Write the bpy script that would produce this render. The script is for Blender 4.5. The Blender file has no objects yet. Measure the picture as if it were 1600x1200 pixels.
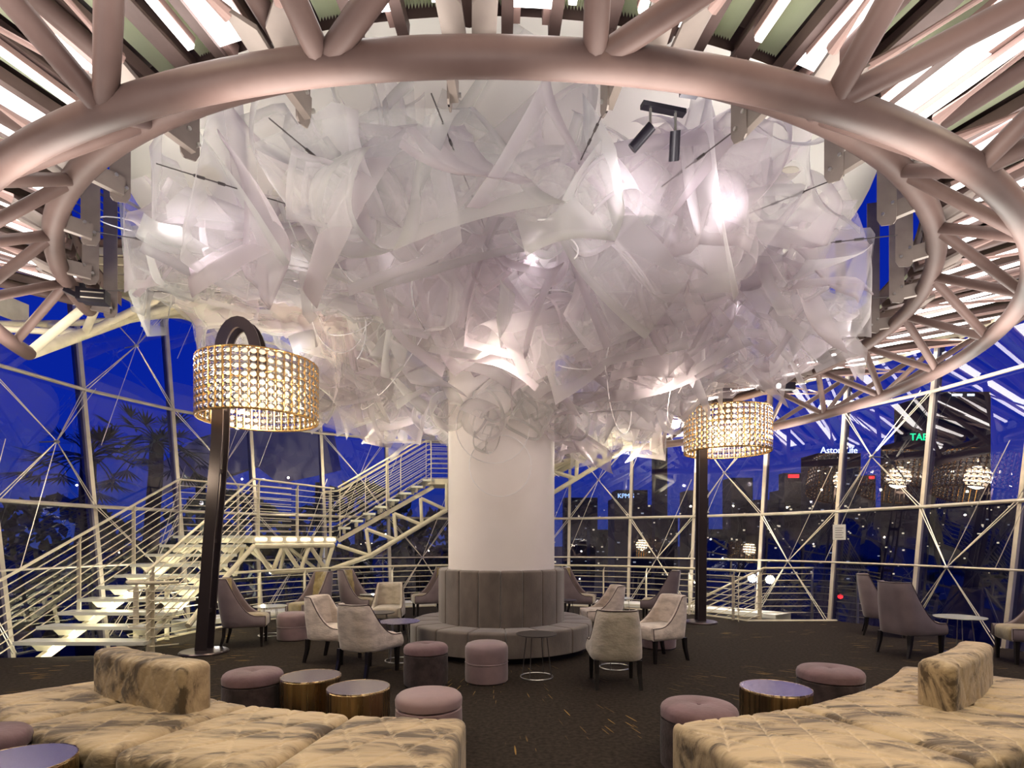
import bpy, math, random
from mathutils import Vector, Matrix, noise
R = math.radians
random.seed(7)
scene = bpy.context.scene
COL = scene.collection

# ------------------------------------------------------------------ camera, world, exposure
cam_d = bpy.data.cameras.new('camera')
cam_d.sensor_width = 36.0
cam_d.lens = 36.0 * 880 / 1600
cam_d.shift_y = (845 - 600) / 1600
cam_d.clip_end = 2000
cam = bpy.data.objects.new('camera', cam_d)
cam.location = (0, 0, 1.6)
cam.rotation_euler = (R(90), 0, 0)
COL.objects.link(cam)
scene.camera = cam

scene.view_settings.view_transform = 'Standard'
scene.view_settings.look = 'None'
scene.view_settings.gamma = 1.0
scene.view_settings.use_curve_mapping = False
scene.view_settings.exposure = 0.0
scene.cycles.transparent_max_bounces = 32
scene.cycles.max_bounces = 7
scene.cycles.diffuse_bounces = 4
scene.cycles.glossy_bounces = 3
scene.cycles.transmission_bounces = 6
scene.cycles.sample_clamp_indirect = 4.0
scene.cycles.caustics_reflective = False
scene.cycles.caustics_refractive = False

world = bpy.data.worlds.new('dusk')
scene.world = world
world.use_nodes = True
wn, wl = world.node_tree.nodes, world.node_tree.links
wn.clear()
w_out = wn.new('ShaderNodeOutputWorld'); w_bg = wn.new('ShaderNodeBackground')
w_tc = wn.new('ShaderNodeTexCoord'); w_sep = wn.new('ShaderNodeSeparateXYZ'); w_ramp = wn.new('ShaderNodeValToRGB')
wl.new(w_tc.outputs['Generated'], w_sep.inputs[0]); wl.new(w_sep.outputs['Z'], w_ramp.inputs[0])
wl.new(w_ramp.outputs[0], w_bg.inputs[0]); wl.new(w_bg.outputs[0], w_out.inputs[0])
cr = w_ramp.color_ramp
cr.elements[0].position = 0.0; cr.elements[0].color = (0.010, 0.035, 0.22, 1)
cr.elements[1].position = 0.75; cr.elements[1].color = (0.002, 0.010, 0.27, 1)
e = cr.elements.new(0.18); e.color = (0.003, 0.020, 0.36, 1)
w_bg.inputs[1].default_value = 1.0

CX, CY = -0.16, 8.54            # axis of the column, ring and roof
FX, FY = 0.0, 7.7               # centre of the glass wall


def P(a, r, z):                 # a in degrees from the camera side, positive to the right
    return Vector((CX + r * math.sin(R(a)), CY - r * math.cos(R(a)), z))


def F(a, r, z):                 # a in degrees from the far side, positive to the right, about the glass wall centre
    return Vector((FX + r * math.sin(R(a)), FY + r * math.cos(R(a)), z))


def wall_r(z):
    return 7.38 + 0.125 * z


def light(name, kind, loc, energy, color, size=0.1, rot=None, spot=None, sizey=None, blend=0.5):
    d = bpy.data.lights.new(name, kind)
    d.energy = energy; d.color = color
    if kind == 'AREA':
        d.size = size
        if sizey:
            d.shape = 'RECTANGLE'; d.size_y = sizey
    else:
        d.shadow_soft_size = size
    if kind == 'SPOT':
        d.spot_size = spot; d.spot_blend = blend
    o = bpy.data.objects.new(name, d)
    o.location = loc
    if rot is not None:
        o.rotation_euler = rot
    COL.objects.link(o)
    return o


def aim(loc, to):
    return (Vector(to) - Vector(loc)).to_track_quat('-Z', 'Y').to_euler()


# soft white lamps hung inside the mesh cloud
for (a, r, z, en) in ((-52, 3.1, 4.7, 15), (-22, 2.7, 4.75, 12), (8, 2.6, 4.6, 20), (33, 3.4, 4.9, 22), (62, 3.3, 4.5, 10),
                      (105, 3.0, 4.6, 10), (150, 2.6, 4.6, 10), (-150, 2.6, 4.7, 14), (-100, 3.4, 4.6, 14), (5, 1.7, 4.2, 7)):
    light('cloud_lamp', 'POINT', P(a, r, z), en * 0.66, (1.0, 0.89, 0.96), 0.06)
for (a, r) in ((-50, 4.3), (35, 4.2), (80, 4.0), (-100, 4.0), (170, 3.5)):  # unseen lamps added to brighten the white soffit
    light('soffit_fill', 'POINT', P(a, r, 5.35), 9, (1.0, 0.95, 0.84), 0.02)
for a in (-60, 0, 60, 140, -140):  # unseen fill lamps added around the column to brighten it
    light('column_fill', 'POINT', P(a, 2.6, 3.35), 38, (1.0, 0.85, 0.74), 0.02)
# spotlights on the ring, shining on the mesh
SPOTS = ((22, 3.9), (13, 3.9), (-80, 4.0), (75, 4.0), (130, 3.9), (-35, 3.9))
for (a, z) in SPOTS:
    p = P(a, 5.0, z + 0.2)
    q = P(a * 0.9, 1.6, 4.7)
    light('ring_spotlight', 'SPOT', p, 62, (1.0, 0.90, 0.95), 0.04, aim(p, q), R(75), blend=0.9)
# unseen fill lamps added below the roof deck to brighten it
for k in range(13):
    a = -70 + k * 17.5
    light('deck_fill', 'AREA', P(a, 7.0, 3.3), 38, (1.0, 0.92, 0.86), 1.0, (R(180), 0, 0))
for k in range(13):
    a = -70 + k * 17.5
    light('deck_fill', 'AREA', P(a + 8, 5.6, 3.5), 32, (1.0, 0.94, 0.86), 0.8, (R(180), 0, 0))
# warm fill lamps added under the roof edge for ambient light
for k in range(9):
    a = -72 + k * 27
    light('warm_fill', 'AREA', P(a, 7.15, 4.7), 55, (1.0, 0.80, 0.58), 0.5, (0, 0, 0))
# lighting under the stairs and in the gap beside the floor edge
for (x, y, z, en, rx) in ((-6.0, 8.6, 0.1, 75, 0.9), (-5.9, 10.2, 0.75, 75, 1.0)):
    light('stair_glow', 'AREA', (x, y - 0.6, z - 0.3), en, (1.0, 0.93, 0.72), 1.6, (R(180), 0, 0))
for a in (-52, -30, -8, 12, 32, 48):
    light('edge_glow', 'POINT', F(a, 6.6, 0.75), 9, (1.0, 0.94, 0.76), 0.02)
light('stair_wash', 'POINT', (-4.3, 8.8, 3.3), 95, (1.0, 0.88, 0.58), 0.02)
light('stair_wash', 'POINT', (-3.2, 12.4, 3.9), 110, (1.0, 0.88, 0.58), 0.02)
light('stair_wash', 'POINT', (2.6, 12.0, 3.3), 60, (1.0, 0.88, 0.58), 0.02)
light('stair_wash', 'POINT', (-5.4, 6.0, 2.7), 26, (1.0, 0.88, 0.6), 0.02)
# downlights over the seating in the near part of the room
for (x, y, en, c) in ((-2.3, 1.9, 215, (1.0, 0.84, 0.60)), (2.4, 1.7, 215, (1.0, 0.84, 0.60)), (0.2, 3.2, 60, (1.0, 0.9, 0.78))):
    light('roof_downlight', 'SPOT', (x, y, 4.2), en, c, 0.12, aim((x, y, 4.2), (x * 1.05, y + 2.6, 0)), R(80), blend=0.9)


# ------------------------------------------------------------------ materials
def mat(name, color=(0.8, 0.8, 0.8), rough=0.5, metal=0.0, emis=None, es=0.0, sheen=0.0, coat=0.0, spec=0.5, alpha=1.0, trans=0.0, ior=1.45):
    m = bpy.data.materials.new(name); m.use_nodes = True
    b = m.node_tree.nodes['Principled BSDF']
    b.inputs['Base Color'].default_value = (*color, 1)
    b.inputs['Roughness'].default_value = rough
    b.inputs['Metallic'].default_value = metal
    b.inputs['Specular IOR Level'].default_value = spec
    b.inputs['Sheen Weight'].default_value = sheen
    b.inputs['Coat Weight'].default_value = coat
    b.inputs['Transmission Weight'].default_value = trans
    b.inputs['IOR'].default_value = ior
    if emis:
        b.inputs['Emission Color'].default_value = (*emis, 1)
        b.inputs['Emission Strength'].default_value = es
    return m


def nt(m):
    return m.node_tree.nodes, m.node_tree.links, m.node_tree.nodes['Principled BSDF']


def noise_color(m, c1, c2, scale, lo=0.35, hi=0.65, detail=4.0, stretch=(1, 1, 1), dist=0.0, bump=0.0, bscale=None, rough=None):
    n, l, b = nt(m)
    tc = n.new('ShaderNodeTexCoord'); mp = n.new('ShaderNodeMapping'); mp.inputs['Scale'].default_value = stretch
    no = n.new('ShaderNodeTexNoise'); no.inputs['Scale'].default_value = scale; no.inputs['Detail'].default_value = detail
    no.inputs['Distortion'].default_value = dist
    rp = n.new('ShaderNodeValToRGB')
    rp.color_ramp.elements[0].position = lo; rp.color_ramp.elements[0].color = (*c1, 1)
    rp.color_ramp.elements[1].position = hi; rp.color_ramp.elements[1].color = (*c2, 1)
    l.new(tc.outputs['Object'], mp.inputs[0]); l.new(mp.outputs[0], no.inputs[0]); l.new(no.outputs[0], rp.inputs[0])
    l.new(rp.outputs[0], b.inputs['Base Color'])
    if bump:
        n2 = n.new('ShaderNodeTexNoise'); n2.inputs['Scale'].default_value = bscale or scale * 3; n2.inputs['Detail'].default_value = 5
        l.new(mp.outputs[0], n2.inputs[0])
        bp = n.new('ShaderNodeBump'); bp.inputs['Strength'].default_value = bump; bp.inputs['Distance'].default_value = 0.02
        l.new(n2.outputs[0], bp.inputs['Height']); l.new(bp.outputs[0], b.inputs['Normal'])
    if rough:
        mr = n.new('ShaderNodeMapRange'); mr.inputs[3].default_value = rough[0]; mr.inputs[4].default_value = rough[1]
        l.new(no.outputs[0], mr.inputs[0]); l.new(mr.outputs[0], b.inputs['Roughness'])
    return m


M = {}
M['tube'] = noise_color(mat('painted_tube', rough=0.38, metal=0.0, spec=0.16), (0.075, 0.047, 0.042), (0.095, 0.062, 0.055), 3.0, rough=(0.42, 0.58))
M['beam'] = noise_color(mat('dark_beam', rough=0.5), (0.085, 0.055, 0.050), (0.13, 0.085, 0.078), 4.0)
M['pinkbeam'] = mat('pale_beam', (0.30, 0.20, 0.18), 0.5, spec=0.25)
M['deck'] = noise_color(mat('corrugated_deck', rough=0.55), (0.50, 0.54, 0.39), (0.58, 0.62, 0.46), 2.0)
M['light'] = mat('white_light', (1, 1, 1), 0.5, emis=(1.0, 0.96, 0.93), es=7.0)
M['lightthin'] = mat('white_light_thin', (1, 1, 1), 0.5, emis=(1.0, 0.93, 0.90), es=5.0)
M['cream'] = noise_color(mat('cream_paint', rough=0.4), (0.62, 0.56, 0.42), (0.72, 0.66, 0.51), 5.0)
M['mullion'] = noise_color(mat('pale_mullion', rough=0.35, metal=0.3), (0.52, 0.46, 0.38), (0.64, 0.58, 0.49), 4.0)
M['mulldark'] = mat('dark_mullion', (0.16, 0.10, 0.10), 0.4, 0.3)
M['steel'] = mat('brushed_steel', (0.55, 0.53, 0.50), 0.3, 0.9)
M['cable'] = mat('steel_cable', (0.75, 0.70, 0.58), 0.35, 0.4)
M['wire'] = mat('dark_wire', (0.08, 0.07, 0.07), 0.5, 0.5)
M['plate'] = noise_color(mat('bracket_paint', rough=0.45, metal=0.2), (0.17, 0.135, 0.12), (0.22, 0.18, 0.16), 4.0)
M['white'] = noise_color(mat('white_plaster', rough=0.55), (0.86, 0.80, 0.77), (0.90, 0.845, 0.82), 1.2)
M['soffit'] = mat('soffit_white', (0.86, 0.84, 0.78), 0.6)
M['black'] = mat('black_fitting', (0.012, 0.010, 0.018), 0.35, 0.3)
M['blackwood'] = mat('black_wood', (0.012, 0.010, 0.010), 0.3)
M['lampmetal'] = mat('dark_bronze_metal', (0.10, 0.08, 0.085), 0.28, 0.75)
M['gold'] = mat('gold_metal', (0.85, 0.55, 0.22), 0.25, 0.9)
M['brass'] = noise_color(mat('brushed_brass', rough=0.25, metal=1.0), (0.36, 0.25, 0.13), (0.52, 0.38, 0.20), 3.0, stretch=(10, 10, 0.3), rough=(0.2, 0.36))
M['mirror'] = mat('mirror_top', (0.30, 0.25, 0.22), 0.25, 0.75)
M['bluemirror'] = mat('tinted_mirror_top', (0.34, 0.31, 0.42), 0.25, 0.75)
M['whitetop'] = mat('white_tabletop', (0.72, 0.74, 0.68), 0.2, coat=0.5)
M['darktop'] = mat('dark_tabletop', (0.045, 0.040, 0.040), 0.3, coat=0.4)
M['greyvelvet'] = noise_color(mat('taupe_velvet', rough=0.75, sheen=0.5), (0.105, 0.083, 0.068), (0.16, 0.127, 0.105), 5.0, stretch=(1, 1, 0.5), bump=0.15, bscale=60)
M['seam'] = mat('dark_seam', (0.02, 0.016, 0.015), 0.8)
M['mauve'] = noise_color(mat('mauve_leather', rough=0.5, sheen=0.3), (0.18, 0.12, 0.13), (0.23, 0.155, 0.165), 5.0)
M['pinkmauve'] = noise_color(mat('dusty_pink_leather', rough=0.5, sheen=0.2), (0.22, 0.145, 0.145), (0.27, 0.175, 0.175), 5.0)
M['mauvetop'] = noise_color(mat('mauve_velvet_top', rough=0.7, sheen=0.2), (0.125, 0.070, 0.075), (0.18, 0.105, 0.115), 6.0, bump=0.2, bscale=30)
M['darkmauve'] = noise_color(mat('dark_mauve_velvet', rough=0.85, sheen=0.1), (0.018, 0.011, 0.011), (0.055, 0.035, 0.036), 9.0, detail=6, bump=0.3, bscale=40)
M['chairwhite'] = noise_color(mat('crushed_velvet_pale', rough=0.6, sheen=0.5), (0.42, 0.35, 0.30), (0.66, 0.57, 0.49), 7.0, 0.3, 0.6, detail=7, stretch=(1, 1, 2), bump=0.35, bscale=22)
M['chairgrey'] = noise_color(mat('crushed_velvet_grey', rough=0.6, sheen=0.5), (0.32, 0.28, 0.215), (0.47, 0.41, 0.33), 7.0, 0.3, 0.6, detail=7, stretch=(1, 1, 2), bump=0.35, bscale=22)
M['olive'] = noise_color(mat('olive_velvet', rough=0.65, sheen=0.6), (0.20, 0.150, 0.062), (0.34, 0.265, 0.125), 8.0, bump=0.2, bscale=30)
M['chairmauve'] = noise_color(mat('mauve_grey_back', rough=0.55, sheen=0.3), (0.15, 0.115, 0.125), (0.195, 0.15, 0.16), 4.0)
M['piping'] = mat('dark_piping', (0.05, 0.028, 0.028), 0.6)
M['tread'] = mat('pale_tread', (0.74, 0.75, 0.66), 0.25, coat=0.4)
M['lamp_bulb'] = mat('glowing_bulb', (1, 1, 1), 0.5, emis=(1.0, 0.86, 0.62), es=60)
M['striplamp'] = mat('warm_strip', (1, 1, 1), 0.5, emis=(1.0, 0.86, 0.66), es=9)
M['building'] = mat('dark_building', (0.010, 0.011, 0.018), 0.7)
M['ground'] = mat('dark_ground', (0.006, 0.006, 0.010), 0.9)
M['reflection_slab'] = mat('pale_reflection', (0.5, 0.47, 0.42), 0.6)  # tone of the slab put in for the soffit's reflection
M['leaf'] = noise_color(mat('palm_leaf', rough=0.7), (0.012, 0.018, 0.008), (0.05, 0.06, 0.03), 6.0)
M['bark'] = mat('bark', (0.03, 0.018, 0.018), 0.9)
M['paper'] = mat('paper', (0.75, 0.75, 0.72), 0.7)
M['ink'] = mat('ink', (0.12, 0.12, 0.12), 0.7)


def emis_mat(name, c, s):
    return mat(name, (0, 0, 0), 0.6, emis=c, es=s)


M['green'] = emis_mat('green_sign', (0.0, 1.0, 0.35), 1.6)
M['signwhite'] = emis_mat('white_sign', (0.75, 0.85, 1.0), 2.0)
M['signblue'] = emis_mat('blue_sign', (0.35, 0.55, 1.0), 2.2)
M['red'] = emis_mat('red_light', (1.0, 0.02, 0.03), 2.2)
M['winlight'] = emis_mat('lit_windows', (0.8, 0.85, 1.0), 0.45)
M['street'] = emis_mat('street_lights', (1.0, 0.85, 0.6), 0.9)

# carpet: dark brown, with short golden dashes fanning out from the column
mc = mat('carpet', rough=0.95, spec=0.1); M['carpet'] = mc
n, l, b = nt(mc)
geo = n.new('ShaderNodeNewGeometry'); sub = n.new('ShaderNodeVectorMath'); sub.operation = 'SUBTRACT'
sub.inputs[1].default_value = (CX, CY, 0); l.new(geo.outputs['Position'], sub.inputs[0])
sp = n.new('ShaderNodeSeparateXYZ'); l.new(sub.outputs[0], sp.inputs[0])
at = n.new('ShaderNodeMath'); at.operation = 'ARCTAN2'; l.new(sp.outputs[1], at.inputs[0]); l.new(sp.outputs[0], at.inputs[1])
ln = n.new('ShaderNodeVectorMath'); ln.operation = 'LENGTH'; l.new(sub.outputs[0], ln.inputs[0])
m1 = n.new('ShaderNodeMath'); m1.operation = 'MULTIPLY'; m1.inputs[1].default_value = 110; l.new(at.outputs[0], m1.inputs[0])
m2 = n.new('ShaderNodeMath'); m2.operation = 'MULTIPLY'; m2.inputs[1].default_value = 1.7; l.new(ln.outputs['Value'], m2.inputs[0])
cb = n.new('ShaderNodeCombineXYZ'); l.new(m1.outputs[0], cb.inputs[0]); l.new(m2.outputs[0], cb.inputs[1])
vo = n.new('ShaderNodeTexVoronoi'); vo.inputs['Scale'].default_value = 1.0; l.new(cb.outputs[0], vo.inputs['Vector'])
lt = n.new('ShaderNodeMath'); lt.operation = 'LESS_THAN'; lt.inputs[1].default_value = 0.17; l.new(vo.outputs['Distance'], lt.inputs[0])
nz = n.new('ShaderNodeTexNoise'); nz.inputs['Scale'].default_value = 1.1; l.new(geo.outputs['Position'], nz.inputs[0])
gt = n.new('ShaderNodeMapRange'); gt.inputs[1].default_value = 0.48; gt.inputs[2].default_value = 0.72; l.new(nz.outputs[0], gt.inputs[0])
mm = n.new('ShaderNodeMath'); mm.operation = 'MULTIPLY'; l.new(lt.outputs[0], mm.inputs[0]); l.new(gt.outputs[0], mm.inputs[1])
nb = n.new('ShaderNodeTexNoise'); nb.inputs['Scale'].default_value = 26; nb.inputs['Detail'].default_value = 5; l.new(geo.outputs['Position'], nb.inputs[0])
rb = n.new('ShaderNodeValToRGB'); rb.color_ramp.elements[0].position = 0.3; rb.color_ramp.elements[0].color = (0.015, 0.0115, 0.009, 1)
rb.color_ramp.elements[1].position = 0.7; rb.color_ramp.elements[1].color = (0.036, 0.028, 0.022, 1); l.new(nb.outputs[0], rb.inputs[0])
mx = n.new('ShaderNodeMix'); mx.data_type = 'RGBA'; l.new(mm.outputs[0], mx.inputs[0]); l.new(rb.outputs[0], mx.inputs[6])
mx.inputs[7].default_value = (0.42, 0.26, 0.07, 1); l.new(mx.outputs[2], b.inputs['Base Color'])

# crushed velvet of the quilted sofas
ms = mat('quilted_velvet', rough=0.6, sheen=0.15); M['sofa'] = ms
n, l, b = nt(ms)
tc = n.new('ShaderNodeTexCoord')
na = n.new('ShaderNodeTexNoise'); na.inputs['Scale'].default_value = 1.7; na.inputs['Detail'].default_value = 9; na.inputs['Roughness'].default_value = 0.66; na.inputs['Distortion'].default_value = 0.9
mp = n.new('ShaderNodeMapping'); mp.inputs['Scale'].default_value = (0.8, 2.8, 1.6); mp.inputs['Rotation'].default_value = (0, 0, 0.5)
l.new(tc.outputs['Object'], mp.inputs[0]); l.new(mp.outputs[0], na.inputs[0])
rp = n.new('ShaderNodeValToRGB'); rp.color_ramp.elements[0].position = 0.40; rp.color_ramp.elements[0].color = (0.085, 0.058, 0.030, 1)
rp.color_ramp.elements[1].position = 0.58; rp.color_ramp.elements[1].color = (0.50, 0.385, 0.225, 1)
ee = rp.color_ramp.elements.new(0.48); ee.color = (0.36, 0.27, 0.155, 1)
l.new(na.outputs[0], rp.inputs[0])
ast = n.new('ShaderNodeAttribute'); ast.attribute_name = 'stitch'
mst = n.new('ShaderNodeMix'); mst.data_type = 'RGBA'; l.new(ast.outputs['Fac'], mst.inputs[0]); l.new(rp.outputs[0], mst.inputs[6]); mst.inputs[7].default_value = (0.62, 0.50, 0.33, 1)
l.new(mst.outputs[2], b.inputs['Base Color'])
nb = n.new('ShaderNodeTexNoise'); nb.inputs['Scale'].default_value = 7; nb.inputs['Detail'].default_value = 6; nb.inputs['Distortion'].default_value = 1.0
l.new(mp.outputs[0], nb.inputs[0])
bp = n.new('ShaderNodeBump'); bp.inputs['Strength'].default_value = 0.5; bp.inputs['Distance'].default_value = 0.02
l.new(nb.outputs[0], bp.inputs['Height']); l.new(bp.outputs[0], b.inputs['Normal'])


# glass of the facade
def glass_mat(name, tint, ior, rough=0.0):
    m = bpy.data.materials.new(name); m.use_nodes = True
    n, l = m.node_tree.nodes, m.node_tree.links
    n.clear()
    o = n.new('ShaderNodeOutputMaterial'); mix = n.new('ShaderNodeMixShader')
    t = n.new('ShaderNodeBsdfTransparent'); t.inputs[0].default_value = (*tint, 1)
    g = n.new('ShaderNodeBsdfGlossy'); g.inputs['Roughness'].default_value = rough
    f = n.new('ShaderNodeFresnel'); f.inputs[0].default_value = ior
    l.new(f.outputs[0], mix.inputs[0]); l.new(t.outputs[0], mix.inputs[1]); l.new(g.outputs[0], mix.inputs[2]); l.new(mix.outputs[0], o.inputs[0])
    return m


M['glass'] = glass_mat('window_glass', (0.86, 0.88, 0.95), 2.2)


# sheer woven mesh of the hanging cloud
def mesh_mat(name, col, lo, hi, scale=150.0):
    m = bpy.data.materials.new(name); m.use_nodes = True
    n, l = m.node_tree.nodes, m.node_tree.links
    n.clear()
    o = n.new('ShaderNodeOutputMaterial'); mix = n.new('ShaderNodeMixShader')
    t = n.new('ShaderNodeBsdfTransparent')
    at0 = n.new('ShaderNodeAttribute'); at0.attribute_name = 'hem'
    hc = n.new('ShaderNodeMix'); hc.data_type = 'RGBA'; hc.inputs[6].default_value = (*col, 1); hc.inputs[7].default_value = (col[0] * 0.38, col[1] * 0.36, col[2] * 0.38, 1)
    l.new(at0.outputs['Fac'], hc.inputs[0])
    d = n.new('ShaderNodeBsdfDiffuse'); l.new(hc.outputs[2], d.inputs[0])
    tr = n.new('ShaderNodeBsdfTranslucent'); tr.inputs[0].default_value = (*col, 1)
    md = n.new('ShaderNodeMixShader'); md.inputs[0].default_value = 0.5
    l.new(d.outputs[0], md.inputs[1]); l.new(tr.outputs[0], md.inputs[2])
    lw = n.new('ShaderNodeLayerWeight'); lw.inputs[0].default_value = 0.30
    mr = n.new('ShaderNodeMapRange'); mr.inputs[3].default_value = lo; mr.inputs[4].default_value = hi
    l.new(lw.outputs['Facing'], mr.inputs[0])
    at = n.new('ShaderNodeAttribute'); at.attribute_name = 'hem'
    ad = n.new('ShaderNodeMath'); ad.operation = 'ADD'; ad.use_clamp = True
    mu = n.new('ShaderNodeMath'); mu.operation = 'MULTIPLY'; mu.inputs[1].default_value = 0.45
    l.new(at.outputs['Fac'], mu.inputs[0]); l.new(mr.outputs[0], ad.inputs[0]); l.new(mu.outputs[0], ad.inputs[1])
    l.new(ad.outputs[0], mix.inputs[0]); l.new(t.outputs[0], mix.inputs[1]); l.new(md.outputs[0], mix.inputs[2]); l.new(mix.outputs[0], o.inputs[0])
    return m


M['meshA'] = mesh_mat('sheer_mesh_white', (0.80, 0.76, 0.77), 0.17, 0.70)
M['meshB'] = mesh_mat('sheer_mesh_mauve', (0.72, 0.64, 0.67), 0.20, 0.70)
M['meshC'] = mesh_mat('sheer_mesh_cool', (0.76, 0.76, 0.72), 0.15, 0.66)
M['strand'] = mat('white_strand', (0.92, 0.90, 0.90), 0.5)

# crystal discs of the lamp shades
mcry = bpy.data.materials.new('crystal'); mcry.use_nodes = True; M['crystal'] = mcry
n, l = mcry.node_tree.nodes, mcry.node_tree.links; n.clear()
o = n.new('ShaderNodeOutputMaterial'); a1 = n.new('ShaderNodeMixShader'); a2 = n.new('ShaderNodeMixShader')
t = n.new('ShaderNodeBsdfTransparent'); t.inputs[0].default_value = (1, 0.95, 0.9, 1)
tr = n.new('ShaderNodeBsdfTranslucent'); tr.inputs[0].default_value = (1.0, 0.90, 0.80, 1)
g = n.new('ShaderNodeBsdfGlossy'); g.inputs['Roughness'].default_value = 0.08
f = n.new('ShaderNodeFresnel'); f.inputs[0].default_value = 1.9
a1.inputs[0].default_value = 0.5
l.new(t.outputs[0], a1.inputs[1]); l.new(tr.outputs[0], a1.inputs[2]); l.new(f.outputs[0], a2.inputs[0]); l.new(a1.outputs[0], a2.inputs[1]); l.new(g.outputs[0], a2.inputs[2]); l.new(a2.outputs[0], o.inputs[0])


# ------------------------------------------------------------------ mesh building helpers
class MB:
    def __init__(self):
        self.v = []; self.f = []

    def add(self, vs, fs):
        o = len(self.v)
        self.v += [tuple(p) for p in vs]
        self.f += [tuple(i + o for i in q) for q in fs]
        return self

    def box(self, c, s, rz=0.0, rx=0.0, ry=0.0):
        mtx = Matrix.Translation(c) @ Matrix.Rotation(rz, 4, 'Z') @ Matrix.Rotation(ry, 4, 'Y') @ Matrix.Rotation(rx, 4, 'X')
        x, y, z = s[0] / 2, s[1] / 2, s[2] / 2
        vs = [mtx @ Vector((i, j, k)) for i in (-x, x) for j in (-y, y) for k in (-z, z)]
        return self.add(vs, [(0, 1, 3, 2), (4, 6, 7, 5), (0, 4, 5, 1), (2, 3, 7, 6), (0, 2, 6, 4), (1, 5, 7, 3)])

    def bar(self, p0, p1, w, h, up=(0, 0, 1)):      # rectangular bar from p0 to p1
        p0, p1 = Vector(p0), Vector(p1)
        d = (p1 - p0).normalized(); u = Vector(up)
        s = d.cross(u)
        if s.length < 1e-4:
            s = d.cross(Vector((1, 0, 0)))
        s.normalize(); u = s.cross(d)
        vs = [p + s * a * w / 2 + u * b_ * h / 2 for p in (p0, p1) for a, b_ in ((-1, -1), (1, -1), (1, 1), (-1, 1))]
        return self.add(vs, [(0, 1, 2, 3), (7, 6, 5, 4), (0, 4, 5, 1), (1, 5, 6, 2), (2, 6, 7, 3), (3, 7, 4, 0)])

    def tube(self, pts, r, n=10, closed=False, cap=True, r2=None):
        pts = [Vector(p) for p in pts]
        k = len(pts); rings = []
        prev = None
        for i, p in enumerate(pts):
            if closed:
                d = pts[(i + 1) % k] - pts[i - 1]
            else:
                d = pts[min(i + 1, k - 1)] - pts[max(i - 1, 0)]
            d.normalize()
            if prev is None:
                s = d.cross(Vector((0, 0, 1)))
                if s.length < 1e-3:
                    s = d.cross(Vector((1, 0, 0)))
                s.normalize()
            else:
                s = prev - d * prev.dot(d)
                s.normalize()
            prev = s
            u = s.cross(d)
            rr = r if r2 is None else r + (r2 - r) * i / (k - 1)
            rings.append([p + (s * math.cos(2 * math.pi * j / n) + u * math.sin(2 * math.pi * j / n)) * rr for j in range(n)])
        vs = [q for ring in rings for q in ring]
        fs = []
        for i in range(k if closed else k - 1):
            a, b_ = i * n, ((i + 1) % k) * n
            for j in range(n):
                fs.append((a + j, a + (j + 1) % n, b_ + (j + 1) % n, b_ + j))
        if cap and not closed:
            fs.append(tuple(range(n))[::-1]); fs.append(tuple((k - 1) * n + j for j in range(n)))
        return self.add(vs, fs)

    def lathe(self, prof, c=(0, 0, 0), n=32, capb=True, capt=True):
        vs = []; fs = []
        for (r, z) in prof:
            for j in range(n):
                a = 2 * math.pi * j / n
                vs.append((c[0] + r * math.cos(a), c[1] + r * math.sin(a), c[2] + z))
        for i in range(len(prof) - 1):
            for j in range(n):
                fs.append((i * n + j, i * n + (j + 1) % n, (i + 1) * n + (j + 1) % n, (i + 1) * n + j))
        if capb:
            fs.append(tuple(range(n))[::-1])
        if capt:
            fs.append(tuple((len(prof) - 1) * n + j for j in range(n)))
        return self.add(vs, fs)

    def grid(self, rows, closed_u=False):
        k = len(rows[0]); vs = [p for r_ in rows for p in r_]; fs = []
        for i in range(len(rows) - 1):
            for j in range(k if closed_u else k - 1):
                fs.append((i * k + j, i * k + (j + 1) % k, (i + 1) * k + (j + 1) % k, (i + 1) * k + j))
        return self.add(vs, fs)

    def build(self, name, material, parent=None, smooth=True, world=True, angle=40):
        me = bpy.data.meshes.new(name)
        off = Vector((0, 0, 0))
        if parent is not None and world:
            q = parent
            while q is not None:
                off += Vector(q.location); q = q.parent
        me.from_pydata([tuple(Vector(p) - off) for p in self.v], [], self.f)
        me.validate()
        if smooth:
            me.shade_smooth()
            me.set_sharp_from_angle(angle=R(angle))
        me.materials.append(M[material] if isinstance(material, str) else material)
        if getattr(self, 'stitch', None) and len(self.stitch) == len(me.vertices):
            me.attributes.new('stitch', 'FLOAT', 'POINT').data.foreach_set('value', self.stitch)
        o = bpy.data.objects.new(name, me)
        COL.objects.link(o)
        if parent is not None:
            o.parent = parent
        return o


def tag(o, label=None, cat=None, group=None, kind=None):
    if label: o['label'] = label
    if cat: o['category'] = cat
    if group: o['group'] = group
    if kind: o['kind'] = kind
    return o


def empty(name, loc=(0, 0, 0), label=None, cat=None, group=None, kind=None, rz=0.0):
    o = bpy.data.objects.new(name, None)
    o.empty_display_size = 0.1
    o.location = loc; o.rotation_euler = (0, 0, rz)
    COL.objects.link(o)
    return tag(o, label, cat, group, kind)


def copy_tree(o, parent=None):
    c = o.copy(); COL.objects.link(c); c.parent = parent
    for ch in o.children:
        copy_tree(ch, c)
    return c


def recenter(o, loc):           # a top-level single mesh gets its origin at its base
    loc = Vector(loc)
    o.data.transform(Matrix.Translation(-loc)); o.location = loc
    return o


# ------------------------------------------------------------------ floor and ledge
def arc(f, a0, a1, r, z, n):
    return [f(a0 + (a1 - a0) * i / n, r, z) for i in range(n + 1)]


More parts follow.
